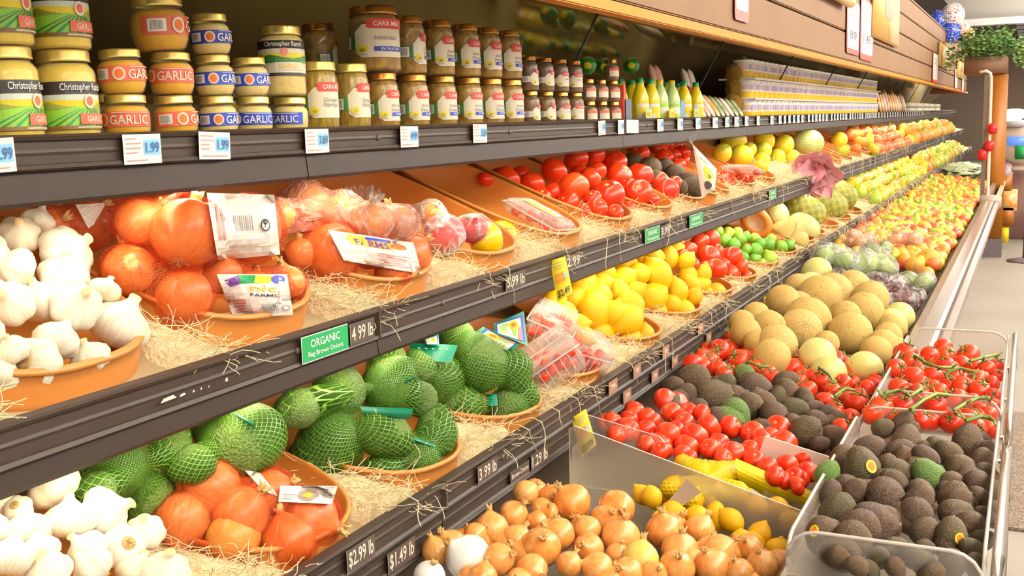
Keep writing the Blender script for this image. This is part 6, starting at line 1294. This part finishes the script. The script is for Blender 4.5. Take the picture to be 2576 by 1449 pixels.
board_sign(2345, 2359, 133, 206, red_sign(''), 'sale_sign', 'narrow red edged sale sign past the first wooden plaque', 'sign', 'red edged sale signs')
board_sign(2401, 2408, 172, 226, red_sign(''), 'sale_sign', 'narrow pale sale sign between the second and third wooden plaques', 'sign', 'red edged sale signs')
board_sign(2419, 2424, 195, 232, red_sign(''), 'sale_sign', 'furthest narrow pale sale sign under the third wooden plaque', 'sign', 'red edged sale signs')
PLQ = M('pale_pine_plaque', (222, 178, 104), .45, noise_=(4, (206, 156, 84), .6))
for i, (u0, u1, v0, v1) in enumerate(((2202, 2264, -40, 104), (2366, 2392, 103, 172), (2411, 2426, 148, 197))):
    a = atX(u0, (v0 + v1) / 2, -.87); c = atX(u1, (v0 + v1) / 2, -.87); zt = atX(u0, v0, -.87).z if i else 2.36; zb = atX(u0, v1 - (12, 6, 3)[i], -.87).z
    t = thing('wooden_plaque', f'pale wooden plaque with a dark carved picture, {("nearest", "middle", "furthest")[i]} of three on the canopy', 'plaque', (-.87, (a.y + c.y) / 2, (zt + zb) / 2), 'wooden plaques'); w, h = (c.y - a.y) / 2, (zt - zb) / 2
    obj('board', box(-.026, 0, -w, w, -h, h, .008), PLQ, t)
    obj('hanger', box(-.02, .004, -w * .4, w * .4, h - .01, h + .02, .004), M('plaque_hanger', (150, 108, 60), .5), t)
    obj('carving', Flat().poly([(-w * .3, -h * .25), (w * .3, -h * .3), (w * .34, h * .05), (w * .1, h * .12), (w * .05, h * .4), (-w * .25, h * .35)], M('dark_carving', (120, 104, 60), .5)).mesh('carving', None, .002), None, t)
o = obj('scroll_bar', tube([(-.86, atX(2075, 5, -.86).y - .1, 2.06), (-.86, atX(2140, 15, -.86).y, 2.06)], .028, 14), M('cream_roll', (236, 206, 146), .4)); tag(o, 'cream rolled banner sticking out above the pair of sale signs', 'banner')
# ------------------------------------------------------------------ beyond the case
PO = M('orange_pillar_paint', (156, 94, 16), .5, noise_=(1.5, (146, 84, 14), .6))
zp = atY(2510, 186, 11.95).z
t = thing('orange_pillar', 'orange end pillar with a dark kickplate beyond the case', 'pillar', (-.29, 12.1, 0))
obj('body', box(-.125, .058, -.14, .14, .19, zp, .006), PO, t); obj('kickplate', box(-.15, .065, -.145, .145, 0, .19), M('dark_kickplate', (92, 80, 84), .5), t, False)
t = thing('planter', 'dark wooden planter box overflowing with green ivy on the pillar', 'planter', (-.43, 12.12, zp + .004))
obj('box', box(-.21, .19, -.2, .2, .0, .17, .01), M('dark_planter_wood', (120, 84, 60), .6), t)
b = bmesh.new(); ri = random.Random(12)
for i in range(1500):
    c = Vector((max(-.36, min(.40, ri.gauss(.03, .2))), max(-.36, min(.36, ri.gauss(0, .18))), 0)); c.z = .29 + max(-.12, min(.17, ri.gauss(0, .07))) - .8 * max(0, abs(c.x + .02) - .2) - (.22 * ri.random() if ri.random() < .2 and c.y < -.15 else 0)
    a, e = ri.uniform(0, 6.28), ri.uniform(-.5, .9); d = Vector((math.cos(a) * math.cos(e), math.sin(a) * math.cos(e), math.sin(e))); s = d.cross(Vector((ri.uniform(-.5, .5), ri.uniform(-.5, .5), 1))).normalized(); L = ri.uniform(.035, .06); nrm = s.cross(d)
    v = [b.verts.new(c), b.verts.new(c + d * L * .4 + s * L * .42), b.verts.new(c + d * L), b.verts.new(c + d * L * .4 - s * L * .42), b.verts.new(c + d * L * .45 + nrm * L * .12)]
    for k in range(4): b.faces.new((v[k], v[(k + 1) % 4], v[4]))
obj('ivy_leaves', b, M('ivy_leaf', (92, 136, 66), .5, noise_=(6, (146, 176, 96), .7)), t)['kind'] = 'stuff'
def dots(name, base, cols):
    if name in MATS: return MATS[name]
    m = M(name, base, .25, coat=.4); nt = m.node_tree; N, L = nt.nodes, nt.links; tc = N.new('ShaderNodeTexCoord'); vo = N.new('ShaderNodeTexVoronoi'); vo.inputs['Scale'].default_value = 5.5; L.new(tc.outputs['Object'], vo.inputs['Vector'])
    cr = N.new('ShaderNodeValToRGB'); cr.color_ramp.interpolation = 'CONSTANT'; e = cr.color_ramp.elements
    while len(e) < len(cols): e.new(.5)
    for i, c in enumerate(cols): e[i].position = i / len(cols); e[i].color = rgba(c)
    sp = N.new('ShaderNodeSeparateColor'); L.new(vo.outputs['Color'], sp.inputs[0]); L.new(sp.outputs[0], cr.inputs[0])
    lt = N.new('ShaderNodeMath'); lt.operation = 'LESS_THAN'; lt.inputs[1].default_value = .38; L.new(vo.outputs['Distance'], lt.inputs[0]); mx = N.new('ShaderNodeMix'); mx.data_type = 'RGBA'
    L.new(lt.outputs[0], mx.inputs['Factor']); mx.inputs['A'].default_value = rgba(base); L.new(cr.outputs[0], mx.inputs['B']); L.new(mx.outputs['Result'], N['Principled BSDF'].inputs['Base Color']); return m
BB = dots('blue_confetti_foil', (60, 80, 200), [(240, 244, 255), (120, 200, 240), (70, 90, 210)]); BW = dots('white_dotted_foil', (246, 240, 236), [(226, 50, 60), (60, 80, 200), (246, 200, 60), (246, 240, 236)])
for i, (u, v, r, m_, lab) in enumerate(((2360, 52, .085, BB, 'round blue confetti foil balloon, nearest the canopy boards'), (2397, 38, .10, BW, 'white balloon with red and coloured dots, top of the bunch'), (2392, 78, .095, BB, 'tall blue confetti foil balloon below the dotted one'), (2422, 70, .06, BW, 'small dotted white balloon beside the tall blue one'), (2436, 86, .055, dots('orange_dotted_foil', (246, 190, 90), [(226, 50, 60), (60, 80, 200), (250, 240, 220)]), 'small orange and blue balloon nearest the ivy'))):
    p = atY(u, v, 13.2); o = obj('balloon', sphere(24, 18, f=lambda d: Vector((d.x, d.y * .7, d.z * 1.1))), m_); place(o, p, None, r * 1.25); tag(o, lab, 'balloon', 'foil balloons'); obj('string', tube([(0, 0, -1.08), (.1, .1, -2.2), (-.1, 0, -3.4)], .02, 4), WHITE, o)
# register area
def atYb(u, v): return atY(u, v, 13.4)
t = thing('checkout_screen', 'rounded grey checkout terminal with a blue screen behind the pillar', 'terminal', atYb(2556, 420)); z0 = t.location.z
obj('stand', box(-.16, .2, -.05, .2, -z0 + .85, -.05, .01), M('checkout_grey', (170, 150, 140), .5), t); obj('head', lathe([(0, -.06), (.22, -.06), (.24, 0), (.22, .06), (0, .06)], 26), M('checkout_head', (206, 190, 176), .45), t).rotation_euler = (PI / 2, 0, 0)
for c in t.children:
    if c.name.startswith('head'): c.location = (.02, 0, .28)
obj('screen', box(-.10, .12, -.075, -.062, .24, .34, .004), M('blue_screen', (90, 130, 220), .3, emit=.8), t)
t = thing('counter_lamp', 'glowing white oval lamp above the checkout terminal', 'lamp', atYb(2552, 287)); obj('globe', sphere(24, 14, f=lambda d: Vector((d.x * .15, d.y * .12, d.z * .06))), M('lamp_globe', (240, 244, 255), .4, emit=5), t); obj('cap', lathe([(.05, -.05), (.12, -.08), (.12, -.14), (.0, -.14)], 18), M('lamp_cap', (180, 176, 186), .4), t)
for i, (u, v, w, h) in enumerate(((2530, 462, .12, .16), (2541, 505, .14, .22), (2535, 545, .12, .2), (2528, 592, .07, .16))):
    p = atY(u, v, 12.7); tag(obj('stacked_carton', box(p.x - w / 2, p.x + w / 2, 12.7, 12.95, p.z - h / 2, p.z + h / 2, .006), (PO, MATS['packet_orange'], PO, YELP)[i]), ('small orange carton at the top of the stack behind the pillar', 'wide orange carton second down behind the pillar', 'orange carton third down behind the pillar', 'narrow yellow carton at the bottom behind the pillar')[i], 'carton', 'cartons behind the pillar')
p = atYb(2532, 432); o = obj('string_bag', sphere(18, 12, f=lambda d: Vector((d.x * .07, d.y * .07, d.z * .11))), M('purple_bag', (170, 130, 150), .6, noise_=(12, (236, 226, 226), .8))); o.location = p; tag(o, 'purple and white bag hanging behind the pillar', 'bag')
t = thing('queue_post', 'dark queue post on a round base beside the pillar', 'post', (.0, 11.7, 0)); obj('base', lathe([(0, 0), (.17, 0), (.17, .015), (.04, .04), (0, .04)], 28), M('post_dark', (92, 78, 82), .4), t); obj('pole', tube([(0, 0, .03), (0, 0, 1.0)], .028, 14), MATS['post_dark'], t); obj('cap', lathe([(0, 1.0), (.035, 1.0), (.035, 1.06), (0, 1.07)], 14), MATS['post_dark'], t)
o = obj('checkout_counter', box(-.35, 1.6, 13.7, 14.4, 0, .95, .02), M('pinkish_counter', (206, 170, 160), .5, noise_=(3, (180, 130, 130), .7))); tag(o, 'pale pinkish checkout counter in the far background', 'counter')
o = obj('green_box', box(0, .16, 13.32, 13.5, 1.0, 1.16, .01), M('green_box', (40, 150, 84), .5)); p = atYb(2566, 382); o.location = (p.x - .05, 0, p.z - 1.08); tag(o, 'small green box on the checkout beside the blue screen', 'box')
# ------------------------------------------------------------------ done with the prototypes
for o in PLIST: bpy.data.objects.remove(o)
